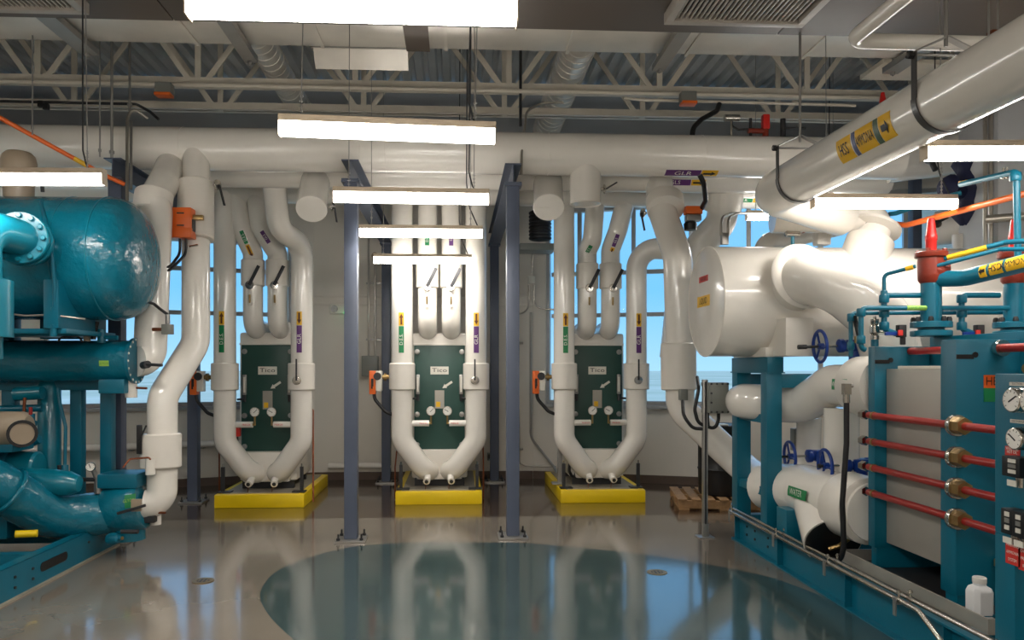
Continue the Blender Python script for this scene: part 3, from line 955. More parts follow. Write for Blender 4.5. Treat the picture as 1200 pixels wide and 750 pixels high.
# strainer jackets atop the middle unit
# ================================================================== LEFT: TEAL MACHINE
# --- skid
t = thing('machine_skid', 'teal steel skid with oval slots under the teal machine at left', 'skid', (-4.6, 6.2, 0))
def channel_rail(t, x, y0, y1, h, flip, name='side_rail'):
    b = MB()
    s = -1 if flip else 1
    b.box(x, x - s * .012, y0, y1, .0, h).box(x, x - s * .1, y0, y1, h - .014, h).box(x, x - s * .1, y0, y1, 0, .014)
    return b.build(name, 'teal2', t, smooth=False)
def slot_patch(t, x, y, z, L, h, s):
    pts = []
    for k in range(13):
        a = -PI / 2 + PI * k / 12
        pts.append((L / 2 - h / 2 + h / 2 * math.cos(a), h / 2 * math.sin(a)))
    for k in range(13):
        a = PI / 2 + PI * k / 12
        pts.append((-L / 2 + h / 2 + h / 2 * math.cos(a), h / 2 * math.sin(a)))
    b = MB(); b.prism(pts, (x + s * .001, y, z), Y_, Z_, s * .004); return b.build('lifting_slot', 'dark', t, smooth=False)
channel_rail(t, -3.34, 3.6, 7.55, .25, False)
for y in (4.6, 6.42):
    slot_patch(t, -3.34, y, .135, .42, .075, 1)
for y, z in ((5.86, .16), (5.86, .08), (6.1, .16), (6.1, .08), (7.0, .16)):
    b = MB(); b.cyl((-3.34, y, z), (-3.328, y, z), .011, n=8); b.build('rail_bolt', 'iron', t)
channel_rail(t, -5.6, 3.6, 7.55, .25, True)
for y in (3.7, 5.2, 6.3, 7.5):
    b = MB(); b.box(-5.58, -3.36, y - .05, y + .05, .05, .235); b.build('cross_beam', 'teal2', t, smooth=False)
b = MB(); b.box(-3.338, -3.30, 3.6, 7.55, 0, .012); b.build('grout_line', 'concrete', t, smooth=False)
# legs standing on the skid
for px, w in ((91.5, .105), (126.5, .105)):
    p = at(px, 440, 7.42)
    b = MB(); b.box(p.x - w / 2, p.x + w / 2, 7.37, 7.47, .25, 1.62); b.build('frame_leg', 'teal2', t, bev=.004)
b = MB(); b.box(-5.4, at(146, 440, 7.4).x, 7.3, 7.46, 1.53, 1.63); b.build('frame_beam', 'teal2', t, bev=.004)
for px in (12,):
    p = at(px, 440, 7.4)
    b = MB(); b.box(p.x - .06, p.x + .06, 7.36, 7.46, .25, 2.4); b.build('frame_leg', 'teal2', t, bev=.004)
    
# --- surge drum (large dished vessel)
Yd = 6.9
c = at(137, 304, Yd)
R = 68 * 1.02 * Yd / FOC
xe = at(175, 304, Yd).x
prof = [(R, 0), (R, c.x + 6.4)]
hd = xe - c.x
for k in range(1, 13):
    a = PI / 2 * k / 12
    prof.append((R * math.cos(a) ** .55, c.x + 6.4 + hd * math.sin(a) ** 1.0))
t = thing('surge_drum', 'big teal dished pressure vessel at upper left', 'vessel', (-4.5, Yd, c.z - R))
b = MB(); b.lathe(prof, (-6.4, Yd, c.z), X_, n=56); b.build('vessel_shell', 'tealwrap', t, sharp=50)
b = MB(); b.torus((c.x - .02, Yd, c.z), X_, R, .008, n=56, m=6); b.build('girth_seam', 'teal', t)
b = MB(); b.torus((at(94, 304, Yd).x, Yd, c.z), X_, R, .005, n=56, m=6); b.build('wrap_seam', 'teal', t)
p = at(78, 370, Yd - .3)
b = MB(); b.box(p.x - .06, p.x + .06, Yd - .55, Yd + .3, p.z - .12, p.z + .28); b.build('saddle_plate', 'teal2', t, bev=.005)
b = MB(); b.box(-6.0, p.x + .1, Yd - .5, Yd + .4, p.z - .16, p.z - .12); b.build('saddle_shelf', 'teal2', t, bev=.005)
# flanged elbow in front of the drum
fa, fb = at(46, 292, 6.42), at(22, 278, 5.98)
dax = (fb - fa).normalized()
t = thing('flanged_elbow', 'bright teal bolted elbow pipe in front of the big vessel, left edge', 'pipe', at(0, 390, 5.75))
b = MB(); b.tube([fa, fb, fb + dax * .34 + V((-.14, -.02, .0)), at(-22, 420, 5.72)], .138, bend=.2, n=28, seg=12); b.build('elbow_pipe', 'teal', t)
for k, o in enumerate((.0, -.10)):
    q = fb + dax * o
    b = MB(); b.lathe([(.14, 0), (.198, 0), (.205, .008), (.205, .04), (.198, .048), (.14, .048)], q - dax * .05, dax, n=36); fl = b.build('flange', 'teal', t)
    if k == 0:
        e1 = dax.cross(Z_).normalized(); e2 = e1.cross(dax)
        for i in range(12):
            a = 2 * PI * i / 12
            b = MB(); b.lathe([(.021, 0), (.021, .022), (.016, .028), (0, .028)], q + (e1 * math.cos(a) + e2 * math.sin(a)) * .172 - dax * .003, dax, n=8); b.build('flange_bolt', 'teal', fl)
q = at(-22, 352, 5.72)
b = MB(); b.lathe([(.14, 0), (.205, 0), (.205, .42), (.14, .44)], q - Z_ * .27, Z_, n=32); b.build('lower_body', 'teal', t)
# sight line tube hanging in front of the drum
t = run('teal_tube', 'thin teal tube running down the front of the big vessel', [at(48, 236, 6.6), at(54, 262, 6.34), at(61, 300, 6.3), at(64, 330, 6.34), at(64, 358, 6.36), at(62, 392, 6.4)], .016, 'teal2', bend=.2, part='tube')
for y0, y1 in ((360, 376), (380, 394)):
    b = MB(); b.cyl(at(63, y0, 6.37), at(62.5, y1, 6.38), .026, n=10); b.build('union_fitting', 'teal2', t)
t = run('small_line', 'slender pale line crossing under the big vessel', [at(-5, 366, 6.35), at(30, 370, 6.36), at(60, 369, 6.37), at(100, 374, 6.45)], .008, 'conduit', bend=.3, part='tube')
# motor actuator on top of the drum
p = at(22, 238, 6.9)
t = thing('valve_actuator', 'round grey-beige valve actuator standing on top of the big vessel', 'actuator', (p.x, 6.9, p.z - .1))
b = MB(); b.lathe([(.14, 0), (.15, .01), (.15, .03), (.10, .05), (.09, .10), (.12, .12)], (p.x, 6.9, p.z - .09), n=24); b.build('valve_flange', 'beige', t)
b = MB(); b.lathe([(.10, .10), (.12, .12), (.125, .3), (.14, .32), (.145, .46), (.13, .52), (.10, .55), (0, .555)], (p.x, 6.9, p.z - .1), n=28); b.build('actuator_body', 'beige', t)
for i in range(8):
    a = 2 * PI * i / 8
    b = MB(); b.lathe([(.014, 0), (.014, .02), (0, .022)], (p.x + .125 * math.cos(a), 6.9 + .125 * math.sin(a), p.z - .062), n=6); b.build('cover_bolt', 'chrome', t)
b = MB(); b.tube([at(34, 210, 6.85), at(38, 200, 6.8), at(48, 203, 6.8), at(50, 225, 6.85)], .016, 'x' and .06, n=8); b.build('cable', 'iron', t)

# --- horizontal vessel below
Yv = 7.2
c = at(157, 423, Yv)
t = thing('horizontal_pipe', 'long horizontal teal insulated pipe below the big vessel', 'pipe', (-4.8, Yv, c.z - .19))
b = MB(); b.cyl((-6.6, Yv, c.z), (c.x, Yv, c.z), .192, n=40); b.build('pipe_jacket', 'tealwrap', t)
b = MB(); b.lathe([(.19, 0), (.215, .0), (.215, .03), (.19, .03)], (c.x, Yv, c.z), X_, n=40); fl = b.build('end_flange', 'teal2', t)
for i in range(18):
    a = 2 * PI * i / 18
    b = MB(); b.cyl((c.x + .022, Yv + .2 * math.cos(a), c.z + .2 * math.sin(a)), (c.x + .036, Yv + .2 * math.cos(a), c.z + .2 * math.sin(a)), .011, n=6); b.build('flange_rivet', 'paper', fl)
b = MB(); b.torus((at(4, 423, Yv).x, Yv, c.z), X_, .195, .016, n=36); b.build('band', 'teal2', t)
bd = band((at(133, 428, Yv).x, Yv, c.z), X_, V((0, -1, -.12)), .192, .085, .05, 'lime', t, off=.004)
letters('GLYCOL', (at(133, 428, Yv).x, Yv, c.z), X_, Z_, .024, 'lgreen', bd, wrap=(V((0, -1, -.12)), .192), off=.007)
b = MB(); b.box(at(118, 450, 7.1).x, at(148, 450, 7.1).x, 7.05, 7.33, c.z - .3, c.z - .17); b.build('pipe_saddle', 'teal2', t, bev=.01)
zc = c.z
# white riser from the vessel end up to the headers
xr = at(173, 422, 7.25).x
t = run('white_riser', 'white riser pipe curving up from the horizontal teal pipe, behind the big vessel', [(c.x + .03, Yv, zc), (xr, 7.3, zc), (xr, 7.46, 3.28), at(180, 236, 7.5), at(192, 214, 7.75), at(202, 190, 8.2)], .148, bend=.21)
collar(t, at(178, 250, 7.48), at(181, 226, 7.54), .178)
b = MB(); b.cyl(at(153.5, 446, 7.2), at(153.5, 466, 7.2), .055, n=18); b.build('drain_cap', 'pvc', t)
b = MB(); b.cyl(at(160, 454.5, 7.12), at(172, 455, 7.1), .011, n=8); b.build('drain_valve', 'copper', t)
b = MB(); b.cyl(at(168, 428, 7.10), at(173, 427, 7.02), .035, n=14).cyl(at(172, 427, 7.02), at(190, 428, 6.98), .014, n=8); b.build('butterfly_handle', 'iron', t)

# small instrument boxes on the white riser
p = at(196.5, 386, 7.2)
t = thing('sensor_box', 'small grey sensor box hanging on the white riser by the window', 'sensor', (p.x, p.y, p.z - .06))
b = MB(); b.obox(p, (.095, .07, .095)); b.build('box', 'grey', t, bev=.008)
b = MB(); b.cyl(p + Z_ * .05, p + V((0, 0, .14)), .022, n=12); b.build('probe_neck', 'galv', t)
b = MB(); b.cyl(p - X_ * .05, p - V((.14, 0, 0)), .016, n=10); b.build('nipple', 'copper', t)
b = MB(); b.tube([p + Z_ * .14, at(190, 364, 7.2), at(180, 356, 7.1), at(172, 354, 7.0)], .014, bend=.06, n=8); b.build('cable', 'dark', t)

# --- lower suction pipe
Yl = 7.25
pts = [at(-60, 548, 6.35), at(-10, 566, 6.5), at(62, 606, 6.9), at(112, 603, 7.2), at(149, 597, Yl)]
t = run('suction_pipe', 'fat teal pipe bending low across the skid at lower left', pts, .2, 'tealwrap', bend=.45)
b = MB(); b.torus(at(8, 576, 6.57), (at(62, 606, 6.9) - at(-10, 566, 6.5)), .2, .02, n=36); b.build('joint_ring', 'tealwrap', t)
pc, pe = at(128, 597, Yl), at(170, 590, Yl)
b = MB(); b.lathe([(.2, -.03), (.235, .02), (.235, (pe - pc).length - .02), (.22, (pe - pc).length)], pc, pe - pc, n=40); b.build('valve_body', 'tealwrap', t)
p = at(148, 562, Yl)
b = MB(); b.box(p.x - .195, p.x + .17, Yl - .17, Yl + .17, p.z - .06, p.z + .075); b.build('top_box', 'teal2', t, bev=.02)
p = at(152, 630, Yl)
b = MB(); b.lathe([(.14, 0), (.14, .3)], (p.x, Yl, p.z - .015), n=30); b.build('bottom_skirt', 'tealwrap', t)
b = MB(); b.box(at(172, 620, Yl).x - .02, at(181, 620, Yl).x + .03, Yl - .08, Yl + .05, at(175, 611, Yl).z, at(175, 603, Yl).z); b.build('pipe_shoe', 'iron', t, bev=.004)
F = V((.25, -1, .35))
bd = band(at(171, 590, Yl) - X_ * .02, (pe - pc), F, .236, .1, .12, 'lgreen', t, off=.004, shift=-.02)
letters('GLYCOL', at(171, 590, Yl) - X_ * .04, (pe - pc), Z_, .04, 'lime', bd, wrap=(F - (pe - pc).normalized() * F.dot((pe - pc).normalized()), .238), off=.006, sx=.8)
q = at(160, 592, 7.0)
b = MB(); b.obox(q, (.09, .03, .11)); b.build('lever_bracket', 'beige', t, bev=.005)
b = MB(); b.obox(at(154, 597, 6.96), (.26, .025, .025), (V((.96, 0, .28)), Y_, V((-.28, 0, .96)))); b.build('valve_lever', 'iron', t, bev=.004)
b = MB(); b.lathe([(0, 0), (.05, .0), (.06, .05), (.04, .1), (.018, .11), (.018, .14), (0, .14)], at(128, 632, 7.02), V((1, -.35, .15)), n=16); hb = b.build('hose_bib', 'teal2', t)
b = MB(); b.lathe([(0, 0), (.016, 0), (.016, .02), (0, .02)], at(128, 632, 7.02) + V((1, -.35, .15)).normalized() * .13, V((1, -.35, .15)), n=10); b.build('brass_tip', 'brass', hb)
b = MB(); b.cyl(at(142, 623, 7.0), at(162, 623, 7.0), .02, n=10); b.build('drain_nipple', 'iron', t)
# gauge cluster above the suction pipe
t = thing('gauge_cluster', 'small steel valve and round gauge standing on the fat teal pipe', 'gauge', at(112, 580, 7.1))
b = MB(); b.cyl(at(115, 578, 7.12), at(115, 558, 7.12), .035, n=12).cyl(at(113, 560, 7.1), at(109, 550, 7.08), .022, n=10); b.build('valve_block', 'galv', t)
gauge(t, at(107, 547, 7.07), (.2, -1, .1), .042, 1.2)
b = MB(); b.tube([at(112, 562, 7.1), at(75, 562, 7.1), at(70, 555, 7.1), at(70, 545, 7.1)], .02, bend=.06, n=10); b.build('black_hose', 'iron', t)
b = MB(); b.tube([at(76, 548, 7.12), at(77, 500, 7.12), at(70, 472, 7.14), at(68, 455, 7.14)], .016, bend=.15, n=8); b.build('teal_tube', 'teal2', t)
b = MB(); b.cyl(at(76, 562, 7.1), at(76, 545, 7.12), .032, n=12); b.build('tube_filter', 'teal2', t)
# white elbow and lower riser
t = run('white_riser', 'white riser pipe with S-bend rising from the low teal pipe to the thick header', [at(169, 591, Yl), at(190, 592, 7.28), at(190.5, 465, 7.34), at(229.5, 402, 7.75), at(229.5, 240, 7.9), at(230, 178, 8.12)], .137, bend=.25)
collar(t, at(188.5, 548, 7.29), at(188.5, 508, 7.30), .185)
collar(t, at(229.5, 281, 7.82), at(229.5, 214, 7.93), .18)
b = MB(); b.cyl(at(176.5, 556, 7.12), at(176.5, 537, 7.12), .045, n=16); b.build('vent_stub', 'pvc', t)
b = MB(); b.tube([at(176, 539, 7.08), at(176, 536, 7.08), at(152, 538, 7.04), at(144, 548, 7.0)], .009, bend=.03, n=8); b.build('vent_handle', 'copper', t)
b = MB(); b.cyl(at(182.5, 598, 7.28), at(182.5, 614.5, 7.28), .05, n=16); b.build('drain_cap', 'pvc', t)
b = MB(); b.cyl(at(186, 601, 7.2), at(194, 601, 7.18), .011, n=8); b.build('drain_valve', 'copper', t)
b = MB(); b.obox(at(163.5, 515, 7.15), (.045, .035, .27)).obox(at(167, 508, 7.13), (.016, .016, .17), (V((.9, 0, -.43)), Y_, V((.43, 0, .9)))); b.build('lever_pair', 'dark', t, bev=.006)
lever(t, at(251, 217, 7.82), (.25, 0, -1), (1, -.4, 0), L=.22)
b = MB(); b.cyl(at(219.5, 304, 7.75), at(219.5, 290, 7.75), .022, n=10).cyl(at(222, 289, 7.72), at(232, 287, 7.72), .012, n=8); b.build('sensor_well', 'chrome', t)
# the orange actuator high on that riser
p = at(214.5, 262, 7.62)
t = thing('orange_actuator', 'orange valve actuator high on the S-bend riser at left', 'actuator', (p.x, p.y, p.z - .16), 'orange actuators of the risers')
b = MB(); b.obox(p + Z_ * .03, (.2, .14, .24)).obox(p - Z_ * .1, (.21, .15, .1)); b.build('actuator_body', 'orange', t, bev=.012)
for k, z in enumerate((.09, -.03)):
    b = MB(); b.obox(p + V((0, -.072, z)), (.07, .006, .014)); b.build('cover_clip', 'ink', t, smooth=False)
b = MB(); b.obox(p + V((.105, 0, -.02)), (.012, .08, .12)); b.build('side_window', 'iron', t, bev=.003)
b = MB(); b.obox(p + V((.15, 0, .06)), (.1, .05, .05)); b.build('bracket', 'brass', t, bev=.006)
for k, (dx, tx) in enumerate(((-.03, 181), (.03, 180))):
    b = MB(); b.tube([p + V((dx, 0, -.14)), p + V((dx, 0, -.3)), at(200, 312 + 4 * k, 7.4), at(tx, 316 + 6 * k, 7.25)], .014, bend=.12, n=8); b.build('cable', 'dark', t)

# --- compressor bits deep in the left machine
p = at(58, 500, 7.35)
t = thing('oil_separator', 'upright teal cylinder under the horizontal teal pipe', 'vessel', (p.x, 7.35, .25))
b = MB(); b.lathe([(0, 0), (.1, 0), (.1, 1.32), (.08, 1.36), (0, 1.36)], (p.x, 7.35, .25), n=28); b.build('shell', 'teal', t)
p = at(58, 564, 6.95)
b = MB(); b.lathe([(0, -.2), (.07, -.17), (.11, -.08), (.12, .1), (.12, .5)], at(70, 566, 6.85), V((-1, 0, .06)), n=24); b.build('dome_end', 'teal', t)
t = thing('compressor_body', 'stepped teal compressor housing at lower left edge', 'compressor', at(10, 590, 6.5))
b = MB(); b.lathe([(0, 0), (.12, 0), (.14, .02), (.14, .25), (.155, .26), (.155, .30), (.14, .31), (.14, .9)], at(46, 547, 7.0), V((-1, .02, .02)), n=32); b.build('housing', 'teal', t)
b = MB(); b.torus(at(12, 545, 7.0), V((-1, .02, 0)), .15, .03, n=30); b.build('flange_ring', 'teal2', t)
b = MB(); b.box(-6.2, at(20, 620, 6.9).x, 6.75, 7.1, .25, .5); b.build('bed', 'teal2', t, bev=.01)
p = at(28, 502, 6.7)
t = thing('electric_motor', 'beige electric motor with dark end cover at the left edge', 'motor', (p.x - .25, 6.7, p.z - .16))
b = MB(); b.lathe([(0, -.06), (.108, -.05), (.146, 0), (.15, .3), (.15, .7)], at(27, 502, 6.7), V((-1, -.05, 0)), n=32); b.build('motor_body', 'beige', t)
b = MB(); b.lathe([(.09, 0), (.115, 0), (.115, .03), (.09, .03)], at(26, 508, 6.52), V((.6, -1, 0)), n=24, ring=True); er = b.build('end_ring', 'dark', t)
b = MB(); b.lathe([(0, .0), (.09, 0), (.09, .02), (0, .02)], at(26, 508, 6.52), V((.6, -1, 0)), n=24); b.build('end_plate', 'beige', er)
b = MB(); b.box(p.x - .5, p.x - .05, 6.62, 6.95, p.z - .2, p.z - .13); b.build('motor_foot', 'teal2', t, bev=.01)
# stop valve behind the motor
t = thing('stop_valve', 'small teal stop valve with red stem between the uprights', 'valve', at(38, 530, 7.0))
b = MB(); b.tube([at(20, 524, 7.0), at(46, 514, 7.0)], .045, n=12).cyl(at(36, 500, 7.0), at(36, 485, 7.0), .035, n=12).cyl(at(31, 493, 7.0), at(42, 497, 7.0), .03, n=10); b.build('valve_body', 'teal2', t)
b = MB(); b.cyl(at(36, 520, 6.98), at(36, 505, 6.98), .018, n=8).cyl(at(36, 486, 6.98), at(36, 477, 6.98), .016, n=8); b.build('stem', 'red', t)
t = run('teal_branch', 'short teal branch pipe between uprights under the horizontal pipe', [at(18, 462, 7.15), at(50, 460, 7.15)], .062, 'teal')
b = MB(); b.cyl(at(29, 466, 7.08), at(28, 486, 7.08), .014, n=8); b.build('drop_tube', 'copper', t)
t = run('teal_branch', 'slim dark teal crosspipe at motor height', [at(-10, 480, 7.25), at(50, 478, 7.25)], .035, 'teal2')
t = thing('instrument_valve', 'small steel instrument valve and lever above the horizontal teal pipe', 'valve', at(105, 402, 7.0))
b = MB(); b.tube([at(66, 388, 6.9), at(90, 386, 6.95), at(102, 387, 7.0)], .017, bend=.1, n=8).cyl(at(102, 400, 7.0), at(102, 384, 7.0), .03, n=10); b.build('valve_block', 'beige', t)
b = MB(); b.tube([at(68, 400, 6.9), at(72, 395, 6.9), at(92, 394, 6.95), at(97, 401, 6.97)], .009, bend=.04, n=8); b.build('copper_tube', 'iron', t)
b = MB(); b.cyl(at(109.5, 398, 7.0), at(109.5, 394, 7.0), .022, n=10).cyl(at(109.5, 395, 7.0), at(114, 377, 7.0), .02, n=8); b.build('black_valve', 'dark', t)
b = MB(); b.cyl(at(119, 402, 7.05), at(119, 386, 7.05), .035, n=12).cyl(at(119, 395, 7.05), at(138, 396, 7.05), .022, n=8); b.build('teal_valve', 'teal2', t)
t = thing('end_plate', 'dark teal box of the vessel support behind the big vessel', 'support', (-5.0, 7.6, 1.9))
b = MB(); b.box(-6.4, at(18, 380, 7.5).x, 7.45, 7.6, 1.9, 2.5); b.build('panel_left', 'teal2', t, bev=.005)
b = MB(); b.box(at(48, 380, 7.5).x, at(98, 380, 7.5).x, 7.48, 7.56, 2.02, 2.5); b.build('panel_right', 'teal2', t, bev=.005)
t = run('yellow_hose', 'short yellow hose end lying inside the skid', [at(18, 626, 6.4), at(44, 625, 6.45)], .03, 'yellow', part='hose')
# orange conduit with tag running down from the upper left
t = run('orange_conduit', 'orange sloping conduit with yellow tag at upper left', [at(-20, 128, 6.9), at(0, 138, 6.95), at(122, 205, 7.4), at(146, 216, 7.5)], .021, 'orange', part='tube')
a_, b_ = at(0, 138, 6.95), at(122, 205, 7.4)
bd = band(a_.lerp(b_, .76), b_ - a_, FRONT, .021, .12, .05, 'lyellow', t)
letters('NH3 LIQ', a_.lerp(b_, .76), b_ - a_, Z_, .022, 'ink', bd, wrap=(FRONT, .021), off=.006)
# ================================================================== RIGHT: TEAL MACHINE WITH PLATE EXCHANGER
t = thing('machine_skid', 'teal steel base skid of the right machine, with stiffened side beam', 'skid', (4.2, 5.2, 0))
XS = 2.80
b = MB(); b.box(XS + .055, XS + .065, 2.2, 7.53, .014, .256).box(XS, XS + .12, 2.2, 7.53, 0, .014).box(XS, XS + .12, 2.2, 7.53, .256, .27); b.build('side_beam', 'teal2', t, smooth=False)
for y in (2.9, 4.2, 5.3, 6.45, 7.45):
    b = MB(); b.box(XS + .005, XS + .055, y - .006, y + .006, .014, .256); b.build('stiffener', 'teal2', t, smooth=False)
for y in (6.75, 7.05, 7.25):
    for z in (.1, .18):
        b = MB(); b.cyl((XS + .055, y, z), (XS + .045, y, z), .012, n=8); b.build('rail_bolt', 'iron', t)
for y in (7.47, 6.2, 5.6, 4.1, 3.0):
    b = MB(); b.box(XS + .125, 5.4, y - .06, y + .06, .02, .262); b.build('cross_beam', 'teal2', t, bev=.004)
b = MB(); b.box(5.4, 5.52, 2.2, 7.53, 0, .27); b.build('far_beam', 'teal2', t, bev=.004)
# uprights and top frame carrying the white drum
for y in (7.44, 6.72):
    b = MB(); b.box(XS + .0, XS + .14, y - .07, y + .07, .27, 1.70); b.build('upright', 'teal2', t, bev=.004)
b = MB(); b.box(XS - .0, XS + .15, 6.64, 7.52, 1.70, 1.84); b.build('top_beam', 'teal2', t, bev=.004)
b = MB(); b.box(XS - .01, XS + .16, 6.63, 7.53, 1.692, 1.702); b.build('top_flange', 'teal2', t, smooth=False)
for z in (1.27, .60):
    b = MB(); b.box(XS + .02, XS + .12, 6.79, 7.37, z - .04, z + .04); b.build('side_tie', 'teal2', t, bev=.004)
for y in (6.72, 7.44):
    b = MB(); b.box(XS + .145, 5.2, y - .05, y + .05, 1.56, 1.68); b.build('cross_tie', 'teal2', t, bev=.004)
    b = MB(); b.box(4.9, 5.04, y - .07, y + .07, .27, 1.70); b.build('upright', 'teal2', t, bev=.004)
p = at(935, 640, 6.3)
b = MB(); b.box(p.x - .1, p.x + .25, 6.3, 6.5, .262, .52); b.build('pipe_foot', 'teal2', t, bev=.006)
# twin bright conduits clipped along the beam
t = run('skid_conduit', 'upper of two bright steel conduits clipped along the right skid', [(2.86, 7.66, .33), (2.80, 7.5, .315), (2.80, 2.3, .315)], .016, 'chrome', bend=.06, part='tube', group='bright conduits along the skid')
for y in (7.4, 6.35, 5.45, 4.55, 3.7):
    b = MB(); b.box(2.73, 2.83, y - .016, y + .016, .271, .280).box(2.725, 2.733, y - .016, y + .016, .2, .31); cl = b.build('conduit_clip', 'galv', t, smooth=False)
    for dx in (-.045, .03):
        b = MB(); b.cyl((2.80 + dx, y, .28), (2.80 + dx, y, .36), .008, n=8).lathe([(.014, 0), (.014, .014)], (2.80 + dx, y, .34), n=6); b.build('clip_bolt', 'chrome', cl)
t = run('skid_conduit', 'lower bright steel conduit clipped along the right skid, dropping at the near end', [(2.84, 7.62, .30), (2.755, 7.45, .295), (2.755, 4.35, .295), (2.70, 4.05, .22), (2.66, 3.8, .02)], .016, 'chrome', bend=.25, part='tube', group='bright conduits along the skid')

# --- big white drum
Yd, zd, R = 7.1, 2.375, .525
xa = at(826, 351, Yd).x
t = thing('white_drum', 'huge white jacketed drum with flat round end on the teal frame', 'vessel', (4.0, Yd, zd - R))
b = MB(); b.lathe([(0, 0), (R - .02, 0), (R, .012), (R, 3.3), (R - .02, 3.31), (0, 3.31)], (xa, Yd, zd), X_, n=64); b.build('drum_jacket', 'pvc', t)
b = MB(); b.torus((xa + .01, Yd, zd), X_, R - .003, .009, n=64, m=6); b.build('end_rim', 'pvc2', t)
def plate_label(y, z, w, h, m, txt, size, tc, slope=.0):
    b = MB(); b.obox((xa - .0015, y, z), (.003, w, h)); lb = b.build('label', m, t, smooth=False)
    letters(txt, (xa - .003, y, z), -Y_, Z_, size, tc, lb, sx=.8)
pl = atx(824.5, 327, xa)
plate_label(pl.y, pl.z, .26, .058, 'lred', 'HIGH SIDE', .045, 'ink')
pl = atx(824.5, 353, xa)
plate_label(pl.y, pl.z, .36, .105, 'lyellow', 'LIQUID', .085, 'ink')
# jacketed saddle block on the frame
b = MB(); b.box(3.0 - .12, 3.0 + .13, 6.44, 7.3, 1.845, 2.18); b.build('saddle_jacket', 'pvc2', t, bev=.008)
b = MB(); b.box(XS + .01, XS + .14, 6.7, 7.5, 1.842, 1.93); b.build('saddle_foot', 'pvc2', t, bev=.005)

def off_axis(a, b_):
    return (V(b_) - V(a)).normalized()
# front nozzle elbow
a_ = at(930, 322, 6.62)
t = run('drum_nozzle', 'fat white elbow pipe leaving the drum front toward the right', [V((a_.x - .02, 6.95, 2.42)), at(948, 325, 6.4), at(985, 333, 6.12), at(1032, 372, 6.05), at(1046, 420, 6.1)], .235, bend=.34)
b = MB(); ax = off_axis((a_.x - .02, 6.95, 2.42), at(948, 325, 6.4)); q = at(940, 324, 6.5); b.lathe([(.24, -.02), (.29, 0), (.30, .015), (.29, .03), (.24, .05)], q, ax, n=40); b.build('nozzle_collar', 'pvc2', t)
# top nozzle with elbow, running left behind the big hanging pipe
q0, q1 = at(1004, 322, 6.88), at(1026, 262, 6.98)
t = run('top_nozzle', 'white pipe rising from the drum top and elbowing left under the hanging pipe', [at(998, 345, 6.85), at(1031, 253, 7.0), at(985, 254, 7.05), at(905, 255, 7.15)], .15, bend=.22)
ax = (q1 - q0).normalized()
b = MB(); b.lathe([(.205, -.02), (.215, 0), (.215, .30), (.20, .31)], at(1008, 315, 6.88), ax, n=36); b.build('nozzle_jacket', 'pvc2', t)
b = MB(); b.lathe([(.18, 0), (.235, .01), (.235, .04), (.18, .05)], at(1024, 270, 6.96), ax, n=36); b.build('collar_ring', 'pvc2', t)
# big hanging pipe
t = run('hanging_pipe', 'big grey-white pipe hung from clevis straps at upper right', [(2.77, 1.2, 3.265), (2.77, 6.45, 3.265), at(985, 254, 7.02)], .182, bend=.24)
def hanger(tt, y):
    x, z, r = 2.77, 3.265, .182
    b = MB(); b.torus((x, y, z), Y_, r + .008, 0, n=24, m=4, a0=0, a1=PI, start=(1, 0, 0), flat=(.004, .022)); h = b.build('clevis_strap', 'strap', tt, sharp=50)
    for s in (-1, 1):
        b = MB(); b.box(x + s * (r + .004) - .004, x + s * (r + .004) + .004, y - .022, y + .022, z, z + .27); b.build('strap_leg', 'strap', h, smooth=False)
    b = MB(); b.cyl((x - r - .05, y, z + .25), (x + r + .05, y, z + .25), .008, n=8)
    b.build('clevis_bolt', 'galv', h)
    for s in (-1, 1):
        b = MB(); b.lathe([(.024, 0), (.024, .03)], (x + s * (r + .012), y, z + .25), (s, 0, 0), n=6); b.build('bolt_nut', 'iron', h)
        b = MB(); b.obox((x + s * .105, y, z + .305), (.22, .045, .008), (V((s * .9, 0, -.42)), Y_, V((.42 * s, 0, .9)))); b.build('yoke', 'galv', h, smooth=False)
    b = MB(); b.cyl((x, y, z + .30), (x, y, 4.45 if y < 6 and y > 4 else ROOF), .011, n=8); b.build('hanger_rod', 'galv', h)
hanger(t, 5.93)
hanger(t, 4.12)
hanger(t, 2.3)
F = V((-.86, 0, -.30))
A = V((0, -1, 0))
def hlabel(y0, y1, m, txt=None, sz=.1, arrow=False):
    c = V((2.77, (y0 + y1) / 2, 3.265))
    bd = band(c, A, F, .182, abs(y0 - y1), .16, m, t, off=.003)
    if txt:
        letters(txt, c, A, Z_, sz, 'ink', bd, wrap=(F, .182), off=.007, sx=.62 if len(txt) < 5 else .42)
    if arrow:
        arrow_on(c, A, F, .182, abs(y0 - y1) * .6, .09, 'ink', bd, off=.007)
def yat(px):
    return 2.60 * 5 / at(px, 170, 5.0).x
hlabel(yat(982), yat(998), 'lyellow', 'HSS', .115)
hlabel(yat(999.5), yat(1003), 'lblue')
hlabel(yat(1004), yat(1024), 'lyellow', 'AMMONIA', .10)
hlabel(yat(1025), yat(1030), 'ldkgreen')
hlabel(yat(1031), yat(1045), 'lyellow', None, 0, True)
# red relief cap standing behind the hanging pipe
p = V((4.78, 8.2, 4.45))
t = thing('relief_cap', 'tapered dark red relief valve cap above the hanging pipe', 'valve', (p.x, p.y, p.z - .1))
b = MB(); b.lathe([(.05, -.17), (.055, 0), (.075, .01), (.075, .05), (.05, .06), (.08, .1), (.08, .14), (.055, .15), (.035, .32), (.02, .40), (0, .41)], (p.x, p.y, p.z - .02), n=16); b.build('cap_body', 'redcap', t)

